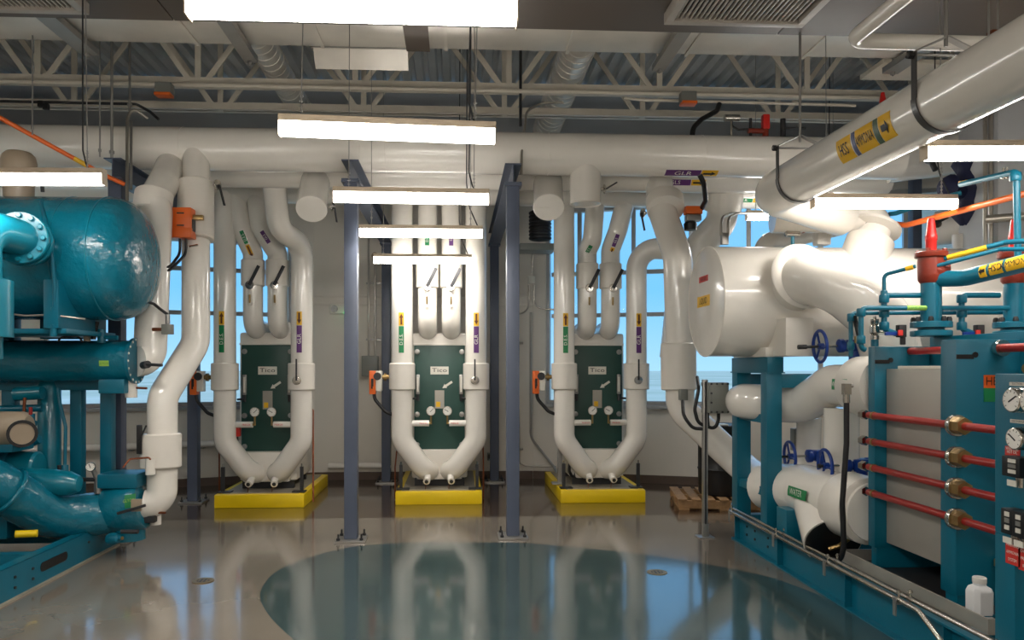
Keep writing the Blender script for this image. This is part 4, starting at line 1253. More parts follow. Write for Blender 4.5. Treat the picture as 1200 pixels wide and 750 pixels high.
# --- diagonal riser coming down from the headers to the water strainer
t = run('diagonal_riser', 'white riser from the headers slanting down behind the drum end to the strainer', [at(772, 205, 8.85), at(775, 245, 8.5), at(794, 300, 8.2), at(797, 400, 8.2), at(797, 478, 8.2), at(874, 551, 7.95), at(908, 572, 7.05)], .158, bend=.3)
collar(t, at(795.5, 457, 8.2), at(795, 402, 8.2), .193)
b = MB(); b.lathe([(.16, -.02), (.21, 0), (.215, .16), (.19, .2), (.17, .22)], at(780, 246, 8.45), at(776, 212, 8.75) - at(780, 246, 8.45), n=32); b.build('elbow_jacket', 'pvc2', t)
b = MB(); b.box(at(796, 450, 8.0).x - .0, at(805, 450, 8.0).x, 7.96, 8.04, at(800, 469, 8.0).z, at(800, 456, 8.0).z); b.build('junction_fitting', 'grey', t, bev=.006)
lever(t, at(757, 250, 8.3), (.2, 0, -1), (-1, -.3, 0), L=.2)
t = run('back_riser', 'white riser right of the diagonal riser, bending left behind the drum', [at(852, 205, 9.0), at(845, 262, 9.3), at(822, 285, 9.5), at(800, 330, 9.6), at(790, 420, 9.7)], .19, bend=.3)
b = MB(); b.lathe([(.19, 0), (.235, .01), (.235, .3), (.2, .33)], at(846, 246, 9.2), at(852, 205, 9.0) - at(846, 246, 9.2), n=30); b.build('elbow_jacket', 'pvc2', t)
p = at(812, 247, 8.4)
t = thing('orange_actuator', 'orange topped steel actuator between header and white drum with black hose', 'actuator', (p.x, p.y, p.z - .12), 'orange actuators of the risers')
b = MB(); b.obox(p, (.19, .12, .09)); b.build('orange_cover', 'orange', t, bev=.01)
b = MB(); b.obox(p - Z_ * .085, (.17, .11, .07)); b.build('steel_body', 'galv', t, bev=.01)
b = MB(); b.lathe([(0, 0), (.07, .01), (.075, .08), (.06, .1), (0, .1)], p + V((-.03, 0, -.23)), n=18); b.build('black_motor', 'dark', t)
b = MB(); b.tube([p + V((.09, -.03, .02)), at(827, 235, 8.2), at(825, 215, 7.92), at(820, 205, 7.9)], .028, bend=.15, n=10); b.build('black_hose', 'dark', t)

# --- water pipes into the plate exchanger
t = run('water_pipe', 'upper white water pipe elbowing into the plate exchanger', [(3.27, 5.47, 1.60), (3.2, 6.25, 1.60), at(940, 475, 6.75), at(872, 470, 7.1), at(868, 470, 8.0)], .17, bend=.3)
b = MB(); b.lathe([(.17, 0), (.235, .02), (.235, .34), (.22, .36)], (3.26, 5.5, 1.6), Y_ - X_ * .09, n=36); b.build('flange_jacket', 'pvc2', t)
F = V((-.8, -.55, .1))
bd = band((3.24, 5.78, 1.6), V((.08, -1, 0)), V((-1, 0, .05)), .236, .2, .085, 'lgreen', t)
letters('WATER', (3.24, 5.78, 1.6), V((.08, -1, 0)), Z_, .06, 'white', bd, wrap=(V((-1, 0, .05)), .236), off=.006, sx=.8)
p = at(884, 471, 6.98)
bd = band((p.x, 7.09, at(880, 471, 7.09).z), X_, FRONT, .17, .1, .06, 'lgreen', t)
letters('WATER', (p.x, 7.09, at(880, 471, 7.09).z), X_, Z_, .03, 'white', bd, wrap=(FRONT, .17), off=.006, sx=.8)
t = run('white_downpipe', 'upright white pipe behind the strainer under the upper water pipe', [at(986, 478, 6.2), at(986, 580, 6.2)], .14)
t = run('white_downpipe', 'upright white pipe left of the other downpipe behind blue handwheels', [at(948, 490, 7.0), at(946, 600, 7.0)], .11)
p = at(936, 515, 7.2)
t = thing('junction_box', 'small grey box between upright white pipes under the upper water pipe', 'box', (p.x, p.y, p.z - .12))
b = MB(); b.obox(p, (.13, .1, .22)); b.build('box', 'grey', t, bev=.008)
b = MB(); b.obox(p + V((0, -.055, 0)), (.11, .01, .2)); b.build('cover', 'galv', t, bev=.003)
zs = .66
t = thing('water_strainer', 'fat white jacketed water strainer with slanted open leg, beside the plate exchanger', 'strainer', (3.05, 6.1, .27))
b = MB(); b.tube([(3.14, 5.47, zs), (3.10, 6.5, zs), at(900, 570, 7.12)], .225, bend=.30, n=36, seg=10); b.build('strainer_body', 'pvc', t)
b = MB(); b.lathe([(.225, 0), (.255, .015), (.26, .3), (.24, .33)], (3.118, 5.5, zs), V((-.047, 1, 0)), n=36); b.build('flange_jacket', 'pvc2', t)
a_, c_ = V((3.06, 6.35, zs - .02)), V((2.99, 5.83, .36))
b = MB(); b.lathe([(.17, .1), (.225, (c_ - a_).length)], a_, c_ - a_, n=36); b.build('slanted_leg', 'pvc', t)
b = MB(); b.lathe([(0, 0), (.215, 0), (.215, .006), (0, .006)], c_ + (c_ - a_).normalized() * .001, c_ - a_, n=30); dk = b.build('open_end', 'dark', t)
b = MB(); b.tube([c_ + V((-.05, -.03, -.05)), c_ + V((.02, -.06, -.02)), c_ + V((.1, -.05, .03))], .018, n=8); b.build('blowdown_valve', 'brass', dk)
Fs = V((-1, 0, .12))
pc = V((3.085, 6.2, zs))
bd = band(pc, V((0.047, -1, 0)), Fs, .226, .3, .085, 'lgreen', t)
letters('WATER', pc, V((.047, -1, 0)), Z_, .075, 'white', bd, wrap=(Fs, .226), off=.006, sx=.8)

# --- blue handwheels with gear boxes
def handwheel(c, label, r=.135, gear=.3, lever_len=.1, stem_down=.1):
    c = V(c)
    t = thing('handwheel_valve', label, 'valve', (c.x + .2, c.y, c.z - .16), 'blue handwheel valves')
    ax = V((1, -.05, .03)).normalized()
    b = MB(); b.torus(c, ax, r, .014, n=32, m=8); wh = b.build('handwheel', 'blue', t)
    e1 = ax.cross(Z_).normalized(); e2 = e1.cross(ax)
    for k in range(3):
        a = PI / 2 + k * 2 * PI / 3 + .4
        d = e1 * math.cos(a) + e2 * math.sin(a)
        b = MB(); b.bar(c + d * .02, c + d * r, .016, .01); b.build('spoke', 'blue', wh, smooth=False)
    b = MB(); b.lathe([(.028, -.015), (.028, .03)], c, ax, n=12); b.build('hub', 'blue', wh)
    b = MB(); b.cyl(c - ax * .015, c + ax * .17, .012, n=8); b.build('stem', 'chrome', t)
    b = MB(); b.cyl(c - ax * .02 , c - ax * (.02 + lever_len), .012, n=8).cyl(c - ax * (.02 + lever_len * .6), c - ax * (.03 + lever_len), .02, n=8); b.build('crank_grip', 'dark', t)
    g0 = c + ax * .15
    b = MB(); b.lathe([(.03, 0), (.06, .01), (.06, .05), (.045, .06), (.045, gear * .6), (.06, gear * .62), (.06, gear * .8), (.03, gear * .85)], g0, ax, n=18).obox(g0 + ax * gear * .5, (gear * .5, .12, .1), (ax, e1, e2)); b.build('gear_box', 'blue', t, bev=.006)
    b = MB(); b.cyl(g0 + ax * gear * .5, g0 + ax * gear * .5 - Z_ * stem_down, .05, n=16); b.build('valve_neck', 'blue', t)
handwheel(at(961, 406, 6.3), 'blue handwheel valve above the upper water pipe', lever_len=.16, stem_down=.16)
handwheel(at(925.5, 535, 6.75), 'blue handwheel valve farther left of the two over the strainer', lever_len=.14)
handwheel(at(967, 546, 6.1), 'blue handwheel valve nearer right of the two over the strainer', lever_len=.03, stem_down=.1)
# black flexible cable with steel elbow
t = thing('black_cable', 'black flexible cable with steel elbow hanging before the water pipes', 'cable', at(990, 655, 5.45))
b = MB(); b.tube([at(992, 470, 5.42), at(992, 520, 5.42), at(987, 590, 5.42), at(989, 640, 5.42), at(985, 658, 5.46), at(972, 655, 5.6)], .02, bend=.15, n=10); b.build('cable', 'dark', t)
b = MB(); b.cyl(at(992, 472, 5.42), at(992, 460, 5.42), .025, n=10).obox(at(992, 456, 5.42), (.05, .05, .08)).cyl(at(992, 453, 5.42), at(999, 452, 5.42), .016, n=8); b.build('steel_elbow', 'chrome', t)

# --- plate exchanger of the right machine
t = thing('plate_exchanger', 'large teal framed plate exchanger with red tie rods and grey shield', 'heat exchanger', (3.5, 4.95, .33), )
XP = 3.07
b = MB(); b.box(XP, 4.17, 5.37, 5.46, .42, 1.90); b.build('rear_plate', 'teal2', t, bev=.006)
b = MB(); b.box(XP, 4.17, 4.47, 4.62, .34, 1.92); b.build('front_plate', 'teal2', t, bev=.006)
b = MB(); b.box(XP + .085, 4.0, 4.625, 5.365, .46, 1.735); b.build('plate_shield', 'shield', t, bev=.004)
b = MB(); b.box(XP + .10, 3.9, 4.66, 5.25, 1.736, 1.757); b.build('torn_film', 'paper', t, bev=.004)
for y0, y1, zz in ((4.45, 4.47, 1.815), (5.35, 5.37, 1.79)):
    b = MB(); b.box(XP + .0, XP + .11, y0 + .016, y1 - .001, zz - .016, zz + .012); b.build('slot', 'ink', t, smooth=False)
    b = MB(); b.cyl((XP + .12, y0 + .013, zz + .01), (XP + .12, y1, zz + .01), .018, n=10); b.build('lock_pin', 'dark', t)
for z in (1.392, 1.198, 1.008, .82):
    x = XP - .012
    b = MB(); b.cyl((x, 3.5, z), (x, 5.43, z), .0245, n=16); rd = b.build('tie_rod', 'red', t)
    b = MB(); b.lathe([(.0, -.02), (.064, -.02), (.068, -.012), (.068, .012), (.064, .02), (0, .02)], (x, 4.45, z), Y_, n=24); b.build('washer', 'chrome', rd)
    b = MB(); b.lathe([(0, 0), (.053, 0), (.053, .06), (0, .06)], (x, 4.37, z), Y_, n=6); b.build('hex_nut', 'brass', rd, smooth=False)
    b = MB(); b.lathe([(0, 0), (.036, 0), (.036, .06), (0, .06)], (x, 5.463, z), Y_, n=6); b.build('rear_nut', 'chrome', rd, smooth=False)
    b = MB(); b.lathe([(0, 0), (.03, 0), (.03, .02), (0, .02)], (x, 5.35, z), Y_, n=16); b.build('rear_collar', 'brass', rd)
xt = 3.34
b = MB(); b.cyl((xt, 4.15, 1.865), (xt, 5.37, 1.865), .026, n=16); rd = b.build('top_rod', 'red', t)
b = MB(); b.lathe([(.0, 0), (.05, 0), (.05, .04), (0, .04)], (xt, 4.425, 1.865), Y_, n=20); b.build('washer', 'chrome', rd)
b = MB(); b.obox((XP + .13, 4.69, 1.82), (.075, .05, .13)); b.build('hanger_block', 'brass', t, bev=.008)
b = MB(); b.box(3.48, 3.60, 2.6, 5.36, 1.60, 1.97); b.build('carrying_bar', 'teal2', t, bev=.005)
b = MB(); b.lathe([(.0, 0), (.035, .0), (.035, .03), (0, .03)], (3.45, 4.35, 1.74), (-1, -.3, 0), n=16).bar((3.45, 4.35, 1.74), (3.42, 3.6, 1.62), .05, .06); b.build('roller_arm', 'brass', t, bev=.005)
b = MB(); b.box(3.245, 3.38, 4.464, 4.47, 1.62, 1.70); lb = b.build('label_orange', 'lorange', t, smooth=False)
letters('HE-1', (3.318, 4.464, 1.66), X_, Z_, .075, 'ink', lb, sx=.85)
b = MB(); b.box(3.245, 3.38, 4.464, 4.47, 1.535, 1.62); b.build('label_green', 'lgreen', t, smooth=False)
b = MB(); b.box(XP + .02, 4.08, 5.38, 5.45, .27, .42); b.build('foot', 'teal2', t, bev=.004)
b = MB(); b.box(XP + .02, 4.08, 4.49, 4.60, .27, .34); b.build('foot', 'teal2', t, bev=.004)
b = MB(); b.lathe([(0, 0), (.04, 0), (.04, .05), (0, .05)], (3.33, 4.40, .55), Y_, n=6); nb = b.build('lower_nut', 'brass', t, smooth=False)
b = MB(); b.cyl((3.33, 3.9, .55), (3.33, 4.45, .55), .025, n=12); b.build('lower_rod', 'red', t)
# drip tray
t = thing('drip_tray', 'long stainless drip tray under the plate exchanger', 'tray', (3.4, 4.8, .262))
x0, x1, y0, y1 = 2.945, 4.15, 4.02, 5.62
b = MB(); b.box(x0, x0 + .012, y0, y1, .262, .35).box(x1 - .012, x1, y0, y1, .262, .35).box(x0 + .012, x1 - .012, y0, y0 + .012, .262, .35).box(x0 + .012, x1 - .012, y1 - .012, y1, .262, .35)
b.build('tray_pan', 'stainless', t, smooth=False)
b = MB(); b.box(x0 + .012, x1 - .012, y0 + .012, y1 - .012, .262, .268); b.build('tray_floor', 'iron', t, smooth=False)
# white sampling bottle
p = atx(1147, 714, 3.03)
t = thing('plastic_bottle', 'translucent white square bottle with cream cap on the drip tray edge', 'bottle', (3.075, 4.27, .27))
b = MB()
rr = .058
pts = []
def sq(rx, z):
    return [(3.075 + rx * sx * k1, 4.27 + rx * sy * k2, z) for sx, sy, k1, k2 in ((1, 1, 1, .6), (1, 1, .6, 1), (-1, 1, .6, 1), (-1, 1, 1, .6), (-1, -1, 1, .6), (-1, -1, .6, 1), (1, -1, .6, 1), (1, -1, 1, .6))]
rings = [sq(.055, .27), sq(.06, .276), sq(.06, .43), sq(.052, .452), sq(.03, .466), sq(.03, .484)]
vs, fs = [], []
for r_ in rings:
    vs += r_
for i in range(len(rings) - 1):
    for k in range(8):
        fs.append((i * 8 + k, i * 8 + (k + 1) % 8, (i + 1) * 8 + (k + 1) % 8, (i + 1) * 8 + k))
fs += [tuple(reversed(range(8))), tuple(range(40, 48))]
b._add(vs, fs); b.build('bottle_body', 'bottle', t)
b = MB(); b.lathe([(0, 0), (.036, 0), (.038, .004), (.038, .03), (.034, .034), (0, .034)], (3.075, 4.27, .48), n=24); b.build('cap', 'pvc', t)
b = MB(); b.obox((3.075, 4.27, .30), (.122, .122, .018)); b.build('blue_residue', 'teal2', t, bev=.02)

# --- instrument panel at the right edge
XQ = 2.775
t = thing('gauge_station', 'teal instrument panel with round gauges and black switches at right edge', 'panel', (2.9, 3.2, 0))
b = MB(); b.box(XQ, XQ + .1, 2.5, 3.74, .9, 1.715); b.build('panel_sheet', 'teal2', t, bev=.006)
b = MB(); b.box(XQ, XQ + .1, 3.60, 3.74, .27, .9); b.build('panel_leg', 'teal2', t, bev=.006)
b = MB(); b.box(XQ, XQ + .1, 2.5, 2.64, .27, .9); b.build('panel_leg', 'teal2', t, bev=.006)
W_ = V((-1, 0, 0))
def on(px, py):
    return atx(px, py, XQ)
for i, (px, py, r) in enumerate(((1187, 469, .06), (1208, 470, .06), (1190, 514, .055), (1212, 516, .055))):
    p = atx(px, py, XQ - .10)
    b = MB(); b.lathe([(.03, 0), (.03, .06)], (XQ, p.y, p.z), W_, n=16); b.build('gauge_neck', 'chrome', t)
    b = MB(); b.lathe([(r, 0), (r * 1.02, .02), (r * 1.02, .04), (r, .05)], (XQ - .03, p.y + .0, p.z), W_, n=24); b.build('gauge_case', 'iron' if i % 2 else 'chrome', t)
    gauge(t, (XQ - .07, p.y, p.z), W_, r, 2.6 - i)
for px, py, txt in ((1193, 450, 'SUCTION'), (1194, 494, 'DISCHARGE'), (1197, 491, 'OIL')):
    if px == 1197: continue
    p = on(px, py)
    b = MB(); b.box(XQ - .003, XQ, p.y - .055, p.y + .055, p.z - .009, p.z + .009); lb = b.build('name_tag', 'paper', t, smooth=False)
    letters(txt, (XQ - .003, p.y, p.z), -Y_, Z_, .016, 'ink', lb)
def redlabel(px, py, w, h, txt):
    p = on(px, py)
    b = MB(); b.box(XQ - .003, XQ, p.y - w / 2, p.y + w / 2, p.z - h / 2, p.z + h / 2); lb = b.build('warning_label', 'lred', t, smooth=False)
    for k, tx in enumerate(txt):
        letters(tx, (XQ - .003, p.y, p.z + h * (.3 - .3 * k)), -Y_, Z_, .022, 'white', lb, sx=.8)
redlabel(1187, 530, .1, .055, ['WARNING', 'HOT OIL'])
redlabel(1187.5, 648, .10, .12, ['WARNING', 'AMMONIA', 'SYSTEM'])
redlabel(1204, 656, .11, .12, ['CAUTION', 'PRESSURE', 'RELIEF'])
def switch(px, py, w, h):
    p = atx(px, py, XQ - .075)
    b = MB(); b.box(XQ - .075, XQ, p.y - w / 2, p.y + w / 2, p.z - h / 2, p.z + h / 2); s_ = b.build('black_switch', 'dark', t, bev=.006)
    for k, dz in enumerate((.3, .05, -.22)):
        b = MB(); b.box(XQ - .078, XQ - .075, p.y - w * .3, p.y + w * .12, p.z + h * dz - h * .09, p.z + h * dz + h * .09); b.build('switch_tag', 'paper' if k != 1 else 'galv', s_, smooth=False)
    b = MB(); b.lathe([(0, 0), (.022, 0), (.022, .05), (0, .05)], (XQ - .03, p.y - w * .1, p.z - h / 2 - .05), Z_, n=12); b.build('conduit_hub', 'chrome', s_)
    b = MB(); b.box(XQ - .07, XQ - .065, p.y - .03, p.y + .03, p.z - h / 2 - .045, p.z - h / 2 - .015); b.build('hub_tag', 'paper', s_, smooth=False)
switch(1184, 547, .12, .10)
switch(1179, 611, .075, .125)
switch(1192, 615, .075, .125)
switch(1206, 618, .075, .125)
b = MB(); b.box(XQ + .1, 4.3, 3.66, 3.74, 1.0, 1.08); b.build('panel_brace', 'teal2', t, bev=.004)

# --- ammonia valves above the plate exchanger
def relief(y, label, x=3.40, zt=0):
    t = thing('angle_valve', label, 'valve', (x, y, 1.97), 'rust red angle valves')
    z0 = 1.97
    b = MB(); b.lathe([(0, 0), (.13, 0), (.135, .005), (.135, .035), (.13, .04), (.085, .04), (.085, .06), (.135, .062), (.135, .10), (.13, .104), (.068, .105), (.068, .42), (0, .42)], (x, y, z0), n=32); st = b.build('teal_stub', 'teal2', t)
    for i in range(8):
        a = 2 * PI * i / 8 + .2
        b = MB(); b.lathe([(.018, 0), (.018, .02), (.012, .035), (0, .035)], (x + .112 * math.cos(a), y + .112 * math.sin(a), z0 + .103), n=6); b.build('flange_bolt', 'dark', st)
    b = MB(); b.lathe([(.07, .38), (.085, .40), (.088, .44), (.09, .52), (.088, .56), (.105, .565), (.108, .57), (.108, .60), (.1, .605), (.03, .61), (.03, .61)], (x, y, z0), n=28); vb = b.build('valve_body', 'rust', t)
    b = MB(); b.lathe([(.095, -.02), (.09, .05), (.06, .09), (.055, .1)], (x + .02, y, z0 + .47), (.88, -.47, 0), n=24); b.build('side_outlet', 'rust', vb)
    for i in range(4):
        a = 2 * PI * i / 4 + .78
        b = MB(); b.lathe([(.016, 0), (.016, .02), (0, .025)], (x + .085 * math.cos(a), y + .085 * math.sin(a), z0 + .602), n=6); b.build('bonnet_bolt', 'rust', vb)
    b = MB(); b.lathe([(.036, .60), (.036, .68), (.04, .69), (.04, .72), (.036, .73), (.024, .83), (.02, .845), (0, .85)], (x, y, z0), n=18); b.build('seal_cap', 'redcap', t)
relief(5.22, 'rust red angle valve with tapered red cap on teal stub, left of two')
relief(5.22, 'rust red angle valve half hidden behind the lettered teal pipe at right edge', 4.02)
t = run('discharge_pipe', 'teal ammonia pipe with yellow HSD labels leaving the left angle valve', [at(1096, 327, 5.2), at(1130, 326, 5.05), at(1225, 302, 4.45)], .057, 'teal2', bend=.2)
a_, b_ = at(1130, 326, 5.05), at(1225, 302, 4.45)
A = (b_ - a_).normalized()
F = V((-.5, -1, .12))
def dl(px0, px1, txt, sz):
    k0, k1 = (px0 - 1130) / 95, (px1 - 1130) / 95
    k0, k1 = k0 * .92, k1 * .92
    c = a_.lerp(b_, (k0 + k1) / 2)
    bd = band(c, A, F, .057, (b_ - a_).length * (k1 - k0), .085, 'lyellow', t)
    Fo = (F - A * F.dot(A)).normalized()
    if txt == '<':
        arrow_on(c, -A, F, .057, .05, .045, 'ink', bd)
    else:
        letters(txt, c, A, Z_, sz, 'ink', bd, wrap=(Fo, .057), off=.006, sx=.8)
dl(1160, 1169, '<', 0)
dl(1173, 1190, 'HSD', .07)
dl(1194, 1222, 'AMMONIA', .06)
# small teal tubing
TUB = 'small teal tubing over the plate exchanger'
def tubing(label, pts, r=.016, fit=()):
    t = run('teal_tube', label, pts, r, 'teal2', bend=.04, group=TUB, part='tube')
    for q in fit:
        b = MB(); b.lathe([(r * 1.5, 0), (r * 1.7, .008), (r * 1.7, .05), (r * 1.5, .058)], V(q) - Z_ * .03, Z_, n=12); b.build('socket_fitting', 'teal2', t)
    return t
Yt = 5.3
t = tubing('teal tube loop with its left drop over the valves, lower line', [at(997, 418, Yt), at(997, 367, Yt), at(1230, 366, Yt)], .015, (at(997, 405, Yt), at(997, 372, Yt)))
t = tubing('teal tube loop with thicker left drop and pale lettered tag', [at(1014, 410, Yt - .1), at(1009, 408, Yt - .1), at(1009, 361, Yt - .1), at(1182, 361, Yt - .1)], .018, (at(1009, 398, Yt - .1), at(1009, 366, Yt - .1)))
bd = band(at(1076, 361, Yt - .1), X_, FRONT, .018, .18, .035, 'lime', t)
letters('LIQUID AMMONIA', at(1076, 361, Yt - .1), X_, Z_, .02, 'lgreen', bd, wrap=(FRONT, .018), off=.006)
t = tubing('teal tube with yellow tag slanting up to the left angle valve', [at(1036, 346, Yt), at(1036, 322, Yt), at(1073, 312, 5.15)], .014, (at(1036, 345, Yt),))
bd = band(at(1066, 314, 5.17), at(1073, 312, 5.15) - at(1036, 322, Yt), FRONT, .014, .05, .04, 'lyellow', t)
for px, y, nm in ((1036, 5.25, 'left'), (1127, 5.25, 'right')):
    t = tubing('teal tube tee and drop beside the %s angle valve' % nm, [at(px + 44, 346, y), at(px, 346, y), at(px, 386, y), at(px + 14, 391, y)], .02, (at(px, 350, y), at(px, 367, y), at(px, 382, y)))
    t = thing('ball_valve', 'blue levered ball valve with red tag near the %s angle valve' % nm, 'valve', at(px + 20, 400, y), 'blue levered ball valves')
    b = MB(); b.cyl(at(px + 22, 404, y), at(px + 22, 394, y), .02, n=10).obox(at(px + 20, 388, y - .02), (.055, .05, .09)); b.build('valve_body', 'iron', t, bev=.006)
    b = MB(); b.obox(at(px + 9, 391, y - .03), (.1, .02, .025)); b.build('blue_lever', 'blue', t, bev=.004)
    b = MB(); b.obox(at(px + 19, 390, y - .055), (.035, .012, .04)); b.build('red_tag', 'lred', t, bev=.003)
t = thing('steel_valve', 'bare steel needle valve on the rear plate top', 'valve', at(1025, 405, 5.35))
b = MB(); b.lathe([(.03, 0), (.03, .03), (.022, .035), (.036, .05), (.036, .10), (.022, .11), (.03, .12), (.03, .15), (.012, .155), (.012, .17)], at(1025, 398, 5.35), n=14).cyl(at(1027, 390, 5.33), at(1040, 390, 5.33), .01, n=8); b.build('valve_body', 'chrome', t)
b = MB(); b.cyl(at(1025, 406, 5.35), at(1025, 398, 5.35), .026, n=12); b.build('teal_base', 'teal2', t)
t = thing('sight_glass', 'slanted sight glass in black frame left of the rear plate', 'gauge', at(1006, 398, 5.3))
b = MB(); b.bar(at(1001, 370, 5.28), at(1007, 396, 5.28), .03, .02); b.build('glass_frame', 'iron', t)
b = MB(); b.cyl(at(1004, 402, 5.28), at(1004, 394, 5.28), .018, n=10); b.build('brass_end', 'brass', t)
# twin slanting tubes with yellow tag
t = tubing('upper of two slanting teal tubes with a long yellow tag', [at(1094, 306, 5.2), at(1178, 284, 4.9), at(1225, 281, 4.6)], .017)
A = at(1178, 284, 4.9) - at(1094, 306, 5.2)
bd = band(at(1133, 296, 5.055), A, FRONT, .017, .24, .04, 'lyellow', t)
letters('LIQUID AMMONIA', at(1133, 296, 5.055), A, Z_, .026, 'ink', bd, wrap=(FRONT, .017), off=.006)
tubing('lower of two slanting teal tubes', [at(1096, 312, 5.15), at(1172, 292, 4.9), at(1225, 292, 4.6)], .014)
t = tubing('tall teal tube turning down beside the dark blue blanket', [at(1126, 216, 5.6), at(1188, 202, 5.0), at(1191, 203, 5.0), at(1193, 310, 5.0)], .022, (at(1190, 207, 5.0),))
bd = band(at(1129, 215.5, 5.57), at(1188, 202, 5.0) - at(1126, 216, 5.6), FRONT, .022, .09, .05, 'lyellow', t)
for q in (at(1176, 205, 5.1), at(1180, 204, 5.07)):
    b = MB(); b.torus(q, X_, .024, .007, n=14, m=6).cyl(q + Z_ * .02, q + Z_ * .05, .007, n=6); b.build('clamp', 'chrome', t)
tubing('short teal tube slanting behind the strip lamp at right', [at(1042, 251, 7.0), at(1050, 250, 7.0), at(1090, 236, 6.9), at(1126, 226, 6.8)], .022)
run('orange_conduit', 'orange conduit sloping up to the right edge', [at(1045, 262, 7.0), at(1062, 264, 6.8), at(1205, 226, 5.4)], .026, 'orange', bend=.2, part='tube')
# ================================================================== CONTROL BOX ON POST
p = at(826, 628, 7.6)
px_ = p.x
t = thing('control_box', 'grey steel control box on a strut post before the diagonal riser', 'box', (px_, 7.6, 0))
b = MB(); b.box(px_ - .025, px_ + .025, 7.575, 7.625, .012, 1.62); po = b.build('strut_post', 'galv', t, bev=.004)
b = MB(); b.box(px_ - .008, px_ + .008, 7.573, 7.5745, .1, 1.6); b.build('slot_strip', 'iron', po, smooth=False)
b = MB(); b.box(px_ - .08, px_ + .08, 7.52, 7.68, 0, .012); bp_ = b.build('base_plate', 'galv', t, bev=.003)
b = MB(); b.box(px_ - .033, px_ + .033, 7.568, 7.574, .012, .14); b.build('post_sleeve', 'galv', po, bev=.003)
q0, q1 = at(829, 484, 7.55), at(851, 448, 7.55)
b = MB(); b.box(q0.x, q1.x, 7.47, 7.6, q0.z, q1.z); bx = b.build('enclosure', 'grey', t, bev=.01)
b = MB(); b.box(q0.x + .02, q1.x - .02, 7.462, 7.472, q0.z + .03, q1.z - .03); b.build('cover', 'grey', bx, bev=.006)
for i in range(4):
    for k in range(4):
        if i in (0, 3) or k in (0, 3):
            b = MB(); b.lathe([(.011, 0), (.011, .01), (0, .012)], (q0.x + .012 + i * (q1.x - q0.x - .024) / 3, 7.47, q0.z + .014 + k * (q1.z - q0.z - .028) / 3), FRONT, n=6); b.build('cover_screw', 'iron', bx)
b = MB(); b.box(px_ - .03, q1.x, 7.6, 7.63, q1.z - .04, q1.z).box(px_ - .03, q1.x, 7.6, 7.63, q0.z, q0.z + .04); b.build('bracket', 'galv', t, smooth=False)
for k, pts in enumerate((((800, 470), (801, 488), (812, 502), (830, 503), (829, 492), (829, 484)), ((817, 442), (819, 455), (814, 480), (818, 496), (838, 503), (842, 492), (842, 484)))):
    b = MB(); b.tube([at(x, y, 7.8 if i == 0 else 7.6) for i, (x, y) in enumerate(pts)], .018, bend=.1, n=10); b.build('black_cable', 'dark', t)
# ================================================================== PALLET AND TUB
t = thing('wooden_pallet', 'weathered wooden pallet on the floor behind the right skid', 'pallet', (3.32, 9.45, 0))
dx = V((.985, -.17, 0)); dy = V((.17, .985, 0))
oc = V((3.33, 9.42, 0))
def pb(name, c, w, d, z0, z1):
    b = MB(); b.obox(oc + dx * c[0] + dy * c[1] + Z_ * ((z0 + z1) / 2), (w, d, z1 - z0), (dx, dy, Z_)); b.build(name, 'wood', t, bev=.003)
for y in (-.44, 0, .44):
    pb('stringer', (0, y), 1.1, .05, .022, .118)
for i in range(7):
    pb('deck_board', (-.5 + i * .1667, 0), .11, .98, .118, .138)
for i in range(3):
    pb('bottom_board', (-.48 + i * .48, 0), .12, .98, 0, .021)
t = thing('black_tub', 'black plastic drum standing on the pallet behind the teal upright', 'drum', (3.36, 9.42, .138))
b = MB(); b.lathe([(0, 0), (.27, 0), (.28, .03), (.285, .3), (.295, .32), (.285, .34), (.285, .6), (.295, .62), (.285, .64), (.28, .86), (.26, .88), (0, .88)], (3.37, 9.42, .139), n=36); b.build('drum_body', 'dark', t)
b = MB(); b.torus((3.37, 9.42, 1.01), Z_, .27, .014, n=36); b.build('clamp_ring', 'iron', t)
b = MB(); b.obox((3.25, 9.2, 1.03), (.22, .14, .02)); b.build('papers', 'paper', t, bev=.003)
# ================================================================== WALL FITTINGS
def wally(x):
    return 11.75 - .3292 * max(0, -2.2 - x) - .3302 * max(0, x - 1.2)
t = run('wall_pipe', 'white pipe running low along the back wall with an elbowed end', [(-1.95, 11.58, .24), (-1.05, 11.58, .24), (-1.05, 11.45, .24)], .046, bend=.06)
b = MB(); b.lathe([(.05, 0), (.06, .01), (.06, .04), (.03, .045)], (-1.05, 11.46, .24), FRONT, n=14); b.build('coupling', 'pvc2', t)
b = MB(); b.cyl((-1.06, 11.56, .2), (-1.06, 11.56, .0), .012, n=8); b.build('support', 'iron', t)
t = run('wall_pipe', 'white pipe running along the left wall below the window sill', [(x, wally(x) - .14, .63) for x in (-6.3, -2.6)], .05)
for x in (-5.5, -4.6, -3.7):
    b = MB(); b.box(x - .015, x + .015, wally(x) - .14, wally(x) - .005, .56, .58); b.build('bracket', 'galv', t, smooth=False)
t = thing('emergency_light', 'round-cornered white emergency light with green indicator on the back wall', 'light', at(398, 362, 11.7))
c = at(400, 362, 11.7)
b = MB(); b.obox(c, (.36, .09, .16)); b.build('case', 'paper', t, bev=.04)
for s in (-1, 1):
    b = MB(); b.lathe([(.055, 0), (.05, .03), (.0, .03)], c + V((s * .1, -.045, .0)), FRONT, n=18); b.build('lamp_head', 'galv', t)
b = MB(); b.obox(at(404, 367, 11.64), (.02, .02, .02)); b.build('indicator', 'led', t)
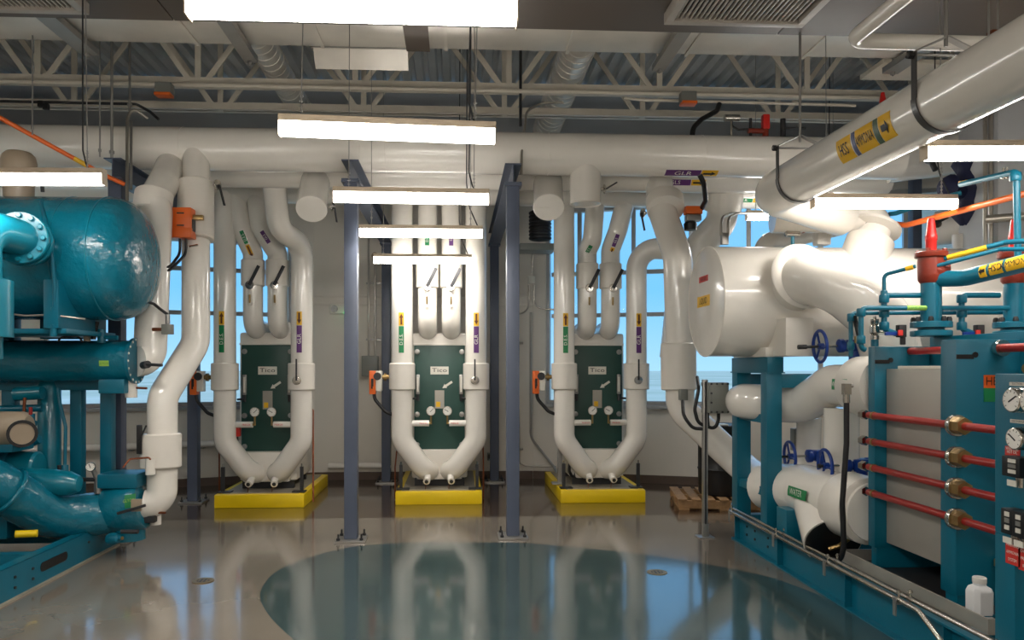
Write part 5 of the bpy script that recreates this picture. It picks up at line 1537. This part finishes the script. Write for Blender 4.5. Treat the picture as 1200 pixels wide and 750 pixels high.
# electrical gear right of the left column
t = thing('wall_enclosure', 'grey electrical enclosure on the back wall with two conduits rising from it', 'box', at(434, 441, 11.7))
q0, q1 = at(424, 441, 11.6), at(443, 417, 11.6)
b = MB(); b.box(q0.x, q1.x, 11.55, 11.74, q0.z, q1.z); b.build('enclosure', 'grey', t, bev=.008)
b = MB(); b.box(q0.x + .01, q1.x - .01, 11.54, 11.55, q0.z + .01, q1.z - .01); b.build('door', 'grey', t, bev=.003)
for px in (432, 439.5):
    a_ = at(px, 417, 11.65); z1 = at(px, 280 if px < 435 else 305, 11.65)
    b = MB(); b.cyl(a_, z1, .017, n=10); b.build('conduit', 'conduit', t)
for y in (332, 398):
    a_, b_ = at(429, y, 11.69), at(450, y, 11.69)
    b = MB(); b.bar(a_, b_, .03, .03); b.build('strut', 'galv', t, smooth=False)
a_ = at(439.5, 300, 11.65)
b = MB(); b.lathe([(0, -.06), (.05, -.05), (.05, .05), (0, .06)], a_, FRONT, n=16); b.build('round_box', 'beige', t)
t = thing('outlet_box', 'small grey outlet box low on the back wall', 'box', at(574, 538, 11.7))
b = MB(); b.obox(at(574, 535, 11.71), (.08, .06, .12)); b.build('box', 'grey', t, bev=.006)
b = MB(); b.obox(at(574, 535, 11.675), (.05, .01, .07)); b.build('cover', 'iron', t, bev=.002)
t = thing('wall_conduit', 'white box with bent steel conduits on the wall right of the right column', 'conduit', at(622, 334, 11.6))
b = MB(); b.obox(at(622.5, 328, 11.6), (.11, .08, .11)); b.build('white_box', 'paper', t, bev=.008)
for dx_, yb, xe in ((619.5, 366, 606), (625.5, 361, 652)):
    b = MB(); b.tube([at(dx_, 334, 11.62), at(dx_, yb, 11.62), at(xe, yb + 2, 11.5 if xe > 630 else 11.62)], .013, bend=.16, n=8); b.build('conduit', 'conduit', t)
b = MB(); b.tube([at(622, 366, 11.64), at(622, 513, 11.64), at(650, 548, 11.2), at(652, 556, 11.1)], .02, bend=.2, n=8); b.build('long_conduit', 'conduit', t)
b = MB(); b.tube([at(623, 320, 11.62), at(624, 295, 11.62), at(617, 286, 11.62)], .013, bend=.1, n=8); b.build('conduit', 'conduit', t)
t = run('floor_conduit', 'steel conduit along the foot of the wall right of the right column', [at(608, 480, 11.6), at(608, 542, 11.6), at(616, 546, 11.6), at(652, 547, 11.5)], .014, 'conduit', bend=.1, part='tube')
for y in (402, 526):
    b = MB(); b.cyl(at(606, y, 11.7), at(613, y, 11.7), .02, n=8); b.build('stub', 'conduit', t)
t = thing('cable_duct', 'ribbed dark flexible duct and grey tray beside the right column top', 'duct', at(640, 285, 11.0))
b = MB()
for k in range(8):
    b.torus(at(633, 250 + k * 4.2, 11.0), Z_, .15, .022, n=20, m=6)
b.cyl(at(633, 248, 11.0), at(633, 281, 11.0), .15, n=20)
b.build('flexible_duct', 'iron', t)
q0 = at(634, 283, 11.0)
b = MB(); b.box(q0.x - .32, q0.x + .2, 10.9, 11.3, q0.z - .14, q0.z - .04); b.build('grey_tray', 'grey', t, bev=.01)
# posts and copper lines near the pads
t = run('copper_line', 'thin copper line standing beside the left exchanger pad', [at(362, 478, 9.85), at(367, 480, 9.85), at(367, 588, 9.5)], .011, 'copper', bend=.04, part='tube')
t = run('copper_line', 'thin copper line left of the middle exchanger', [at(465, 528, 9.95), at(463, 548, 9.95), at(463, 584.5, 9.95)], .01, 'copper', part='tube')
t = run('copper_line', 'thin copper line right of the middle exchanger', [at(566, 520, 9.95), at(566.5, 548, 9.95), at(566.5, 584.5, 9.95)], .01, 'copper', part='tube')
t = run('copper_line', 'thin dark red line left of the left exchanger foot', [at(257, 530, 10.2), at(257, 581, 10.2)], .011, 'copper', part='tube')
p = at(278.5, 506, 9.72)
t = thing('red_switch_box', 'small red box behind the left riser of the left exchanger', 'box', (p.x, 9.72, p.z - .06))
b = MB(); b.obox(p, (.075, .06, .115)); b.build('box', 'lred', t, bev=.006)
b = MB(); b.cyl(p - Z_ * .05, p - Z_ * .2, .012, n=8); b.build('conduit', 'iron', t)
p = at(656, 560, 10.1)
t = thing('strut_stand', 'steel strut stand with flexible conduits on the right pad', 'stand', (p.x, 10.1, .173))
b = MB(); b.box(p.x - .03, p.x + .03, 10.07, 10.13, .185, .75); b.build('post', 'galv', t, bev=.003)
b = MB(); b.box(p.x - .11, p.x + .06, 10.0, 10.2, .173, .186); b.build('foot', 'galv', t, bev=.003)
b = MB(); b.tube([at(668, 538, 10.0), at(667, 552, 10.0), at(672, 562, 10.0), at(676, 552, 10.0)], .02, bend=.05, n=8); b.build('flex_conduit', 'dark', t)
# floor drains
for px, py, lb in ((238, 681, 'round floor drain in the grey concrete at left'), (770, 671, 'round floor drain in the teal floor field at right')):
    k = 1.75 * FOC / (py - 430)
    u = (px - 580) / FOC
    p = V((k * (u * CS + SN), k * (CS - u * SN), 0))
    t = thing('floor_drain', lb, 'drain', (p.x, p.y, 0.0012), 'floor drains')
    b = MB(); b.lathe([(.052, 0), (.085, 0), (.085, .004), (.052, .004)], p + Z_ * .002, n=28, ring=True); b.build('drain_ring', 'brass', t)
    b = MB(); b.lathe([(0, 0), (.05, 0), (.05, .003), (0, .003)], p + Z_ * .0018, n=24); gr = b.build('drain_cover', 'iron', t)
    for kx in range(-1, 2):
        b = MB(); b.obox(p + V((kx * .03, 0, .0058)), (.012, .08 if kx == 0 else .06, .002)); b.build('drain_bar', 'brass', gr, smooth=False)
# ================================================================== OVERHEAD CONDUITS AND RODS
t = run('ceiling_conduit', 'pale conduit clamped under the nearer joist, upper line', [(-6.8, 8.47, 4.87), (7.2, 8.47, 4.87)], .024, 'joist', part='tube')
t = run('ceiling_conduit', 'thinner pale conduit under the nearer joist on the right, lower line', [(1.9, 8.45, 4.81), (2.1, 8.45, 4.79), (4.6, 8.45, 4.77)], .016, 'joist', part='tube')
t = run('ceiling_conduit', 'dark thin conduit crossing below the nearer joist at left', [at(-30, 118, 8.8), at(160, 122, 8.8), at(176, 131, 8.8), at(186, 140, 8.8)], .016, 'iron', part='tube', bend=.1)
for q in (at(48, 122, 8.77), at(54, 125, 8.77)):
    b = MB(); b.obox(q, (.06, .05, .07)); b.build('clip', 'dark', t, bev=.005)
for px, py, lb in ((193, 108, 'orange-lidded junction box on the ceiling conduit at left'), (806, 118, 'orange-lidded grey junction box on the ceiling conduit at right')):
    p = at(px, py, 8.36)
    t = thing('junction_box', lb, 'box', (p.x, p.y, p.z - .1))
    b = MB(); b.obox(p + V((0, 0, .03)), (.17, .12, .12)); b.build('box', 'grey', t, bev=.006)
    b = MB(); b.obox(p + V((0, -.02, -.04)), (.17, .13, .03)); b.build('orange_lid', 'orange', t, bev=.005)
p = at(801, 130, 8.3)
t = run('black_hose', 'black hose looping from the ceiling conduit down to the thick header', [at(843, 122, 8.4), at(840, 130, 8.35), at(822, 140, 8.25), at(812, 150, 8.2), at(811, 163, 8.2)], .028, 'dark', bend=.14, part='hose')
t = run('bent_conduit', 'steel conduit bending from the header frame up under the joist, right of centre', [at(611, 205, 7.95), at(611, 182, 7.95), at(617, 130, 8.3), at(634, 121, 8.4), at(660, 120, 8.43)], .014, 'conduit', bend=.22, part='tube')
t = run('strut_hanger', 'dark strut drop above the right steel column', [(at(610, 148, 8.5).x, 8.5, ROOF), at(610, 148, 8.5)], .016, 'iron', part='channel')
t = run('bent_conduit', 'steel conduit bending over above the teal machine at left', [at(149, 236, 7.55), at(149, 140, 7.95), at(153, 130, 7.97), at(160, 129, 8.0), at(173, 139, 8.05)], .016, 'conduit', bend=.1, part='tube')
t = run('bent_conduit', 'second steel conduit close right of the bent one above the teal machine', [at(153.5, 222, 7.55), at(153.5, 142, 7.9)], .014, 'galv', part='tube')
RG = 'threaded rods hanging from the roof'
for px, y0, y1, Y, r, lb in ((38, 30, 158, 7.0, .007, 'chain-like hanger rod over the orange conduit at far left'), (117, 50, 184, 7.6, .008, 'hanger rod right above the pale beam end at left'), (131, 55, 186, 7.72, .014, 'dark strut rod reaching down to the left frame top'), (152, 60, 130, 8.3, .014, 'dark rod behind the left conduit bend'), (437, 150, 213, 5.93, .003, 'x'),):
    if lb == 'x':
        continue
    q = at(px, y1, Y)
    t = thing('hanger_rod', lb, 'rod', q, RG)
    b = MB(); b.cyl(q, (q.x, q.y, ROOF), r, n=8); b.build('rod', 'galv', t)
    b = MB(); b.lathe([(r * 1.8, 0), (r * 1.8, .03)], q + Z_ * .05, n=6); b.build('nut', 'galv', t)
t = run('insulated_line', 'slim white pipe with elbow crossing the top right corner', [(4.6, 4.5, 3.755), (2.42, 4.5, 3.755), (2.42, 2.6, 3.755)], .047, bend=.1)
for x in (3.3, 3.36):
    b = MB(); b.cyl((x, 4.5, 3.79), (x, 4.5, 4.45), .007, n=6); b.build('hanger_rod', 'galv', t)
b = MB(); b.obox((3.33, 4.5, 3.82), (.05, .05, .03)); b.build('hanger_nut', 'copper', t)
# valves and fittings on top of the header right of centre
p = at(897, 160, 8.25)
t = thing('header_valve', 'red and steel valve group on top of the thick header', 'valve', (p.x, 8.25, p.z))
b = MB(); b.obox(p + Z_ * .16, (.08, .08, .17)); b.build('red_top', 'redcap', t, bev=.02)
b = MB(); b.cyl(p - Z_ * .0, p + Z_ * .1, .035, n=12).cyl(p + V((-.2, 0, .06)), p + V((.0, 0, .06)), .03, n=10); b.build('red_body', 'rust', t)
b = MB(); b.cyl(p + V((-.17, 0, -.02)), p + V((-.17, 0, .2)), .018, n=8).cyl(p + V((.2, 0, 0)), p + V((.2, 0, .2)), .03, n=10).cyl(p + V((.2, 0, .1)), p + V((.46, 0, .1)), .012, n=8); b.build('stems', 'iron', t)
b = MB(); b.tube([at(884, 151, 8.25), at(865, 152, 8.25), at(858, 148, 8.25), at(857, 138, 8.25)], .012, 'x' and .04, n=8); b.build('black_tube', 'dark', t)
b = MB(); b.cyl(at(849, 138, 8.25), at(866, 138, 8.25), .04, n=12).cyl(at(857, 136, 8.25), at(857, 163, 8.25), .012, n=8); b.build('twin_fitting', 'chrome', t)
# little valves on top of the white drum
p = at(929, 288, 7.1)
t = thing('drum_valves', 'cluster of small steel valves standing on the white drum', 'valve', (p.x, 7.1, p.z - .02))
b = MB(); b.cyl(p - Z_ * .03, p + Z_ * .1, .018, n=10); b.build('teal_stem', 'teal2', t)
b = MB(); b.cyl(p + V((-.05, 0, .1)), p + V((-.05, 0, .24)), .028, n=10).cyl(p + V((.04, 0, .1)), p + V((.04, 0, .24)), .028, n=10).cyl(p + V((-.07, 0, .12)), p + V((.06, 0, .12)), .035, n=10); b.build('valve_block', 'chrome', t)
b = MB(); b.lathe([(0, 0), (.03, 0), (.03, .12), (0, .13)], p + V((.09, 0, .15)), (1, 0, .25), n=10); b.build('red_valve', 'rust', t)
t = thing('jacketed_box', 'white jacketed box on the white drum beside the small valves', 'box', at(963, 288, 7.3))
b = MB(); b.obox(at(963, 275, 7.3), (.14, .12, .22)); b.build('box', 'pvc2', t, bev=.02)
t = run('white_branch', 'white pipe low behind the small valves of the drum', [at(880, 330, 7.55), at(898, 282, 7.7), at(935, 278, 7.8), at(985, 266, 7.8)], .09, bend=.2)
t = thing('grey_box', 'grey conduit box with two bent conduits behind the drum end', 'box', at(848, 286, 7.5))
b = MB(); b.obox(at(849, 280, 7.5), (.07, .06, .12)); b.build('box', 'galv', t, bev=.006)
for d in (0, 8):
    b = MB(); b.tube([at(845 + d, 276, 7.5), at(845 + d, 255, 7.5), at(856 + d, 250, 7.7), at(868 + d, 250, 8.0)], .014, bend=.12, n=8); b.build('conduit', 'conduit', t)
# ================================================================== UPPER RIGHT CORNER
t = thing('dark_blue_blanket', 'lumpy dark navy insulation blanket wrapped round a valve before the right window', 'blanket', at(1142, 245, 7.8))
b = MB()
c = at(1142, 220, 7.8)
prof = [(0, -.42), (.1, -.4), (.2, -.3), (.16, -.18), (.22, -.05), (.2, .08), (.17, .16), (.21, .26), (.17, .36), (.08, .4), (0, .4)]
b.lathe(prof, c, (.1, 0, 1), n=20)
for i, q in enumerate(b.v):
    h = math.sin(i * 12.9898) * 43758.5453
    q += V((.05 * ((h % 1) - .5), .05 * (((h * 1.7) % 1) - .5), .03 * (((h * 2.3) % 1) - .5)))
b.build('wrapped_body', 'navy', t, sharp=80)
b = MB(); b.lathe([(0, 0), (.1, .02), (.09, .2), (.14, .24), (.1, .3), (0, .32)], c + V((-.1, -.02, -.05)), (-1, -.2, .15), n=14); b.build('wrapped_handle', 'navy', t, sharp=80)
t = run('white_cross_pipe', 'white pipe with capped branch below the navy blanket', [at(1098, 268, 8.2), at(1130, 264, 8.0), at(1235, 244, 7.6)], .19, bend=.3)
b = MB(); b.lathe([(.19, 0), (.24, .01), (.24, .25), (.2, .27)], at(1128, 264, 8.0), at(1235, 244, 7.6) - at(1130, 264, 8.0), n=30); b.build('collar', 'pvc2', t)
b = MB(); b.cyl(at(1126, 275, 7.9), at(1126, 292, 7.9), .085, n=18); b.build('branch', 'pvc', t)
lever(t, at(1096, 264, 8.0), (.8, 0, .4), (-.3, -1, .3), L=.14)
t = run('white_cross_pipe', 'white pipe end high behind the hanging pipe at right', [at(1040, 190, 8.6), at(1090, 184, 8.5), at(1122, 178, 8.4), at(1260, 160, 8.2)], .24, bend=.5)
b = MB(); b.lathe([(0, 0), (.05, .01), (.06, .12), (.03, .16), (.03, .26), (0, .27)], at(1086, 178, 8.1), (.1, -.5, -1), n=14); b.build('drain_fitting', 'iron', t)
t = thing('wall_column', 'steel blue window post behind the white drum at right', 'post', (at(1070, 290, 9.6).x, 9.5, 0))
q = at(1070, 290, 9.6)
b = MB(); b.box(q.x - .06, q.x + .06, 9.5, 9.62, 0, 5.9); b.build('post', 'steel', t, bev=.01)
t = thing('grey_cabinet', 'tall grey cabinet panel at the right edge behind the teal tubes', 'cabinet', (5.65, 7.4, 0))
b = MB(); b.box(5.45, 6.6, 7.3, 7.9, 2.6, 4.6); b.build('cabinet_body', 'wallup', t, bev=.01)
b = MB(); b.box(5.5, 5.6, 7.35, 7.85, 0, 2.6); b.build('cabinet_leg', 'wallup', t, bev=.01)
for x in (5.36, 5.42):
    b = MB(); b.cyl((x, 7.36, 2.5), (x, 7.36, 4.7), .022, n=10); b.build('conduit', 'conduit', t)
t = run('grey_conduit', 'grey conduit crossing low behind the tall teal tube', [at(1156, 257, 7.0), at(1240, 250, 6.6)], .04, 'conduit', part='tube')
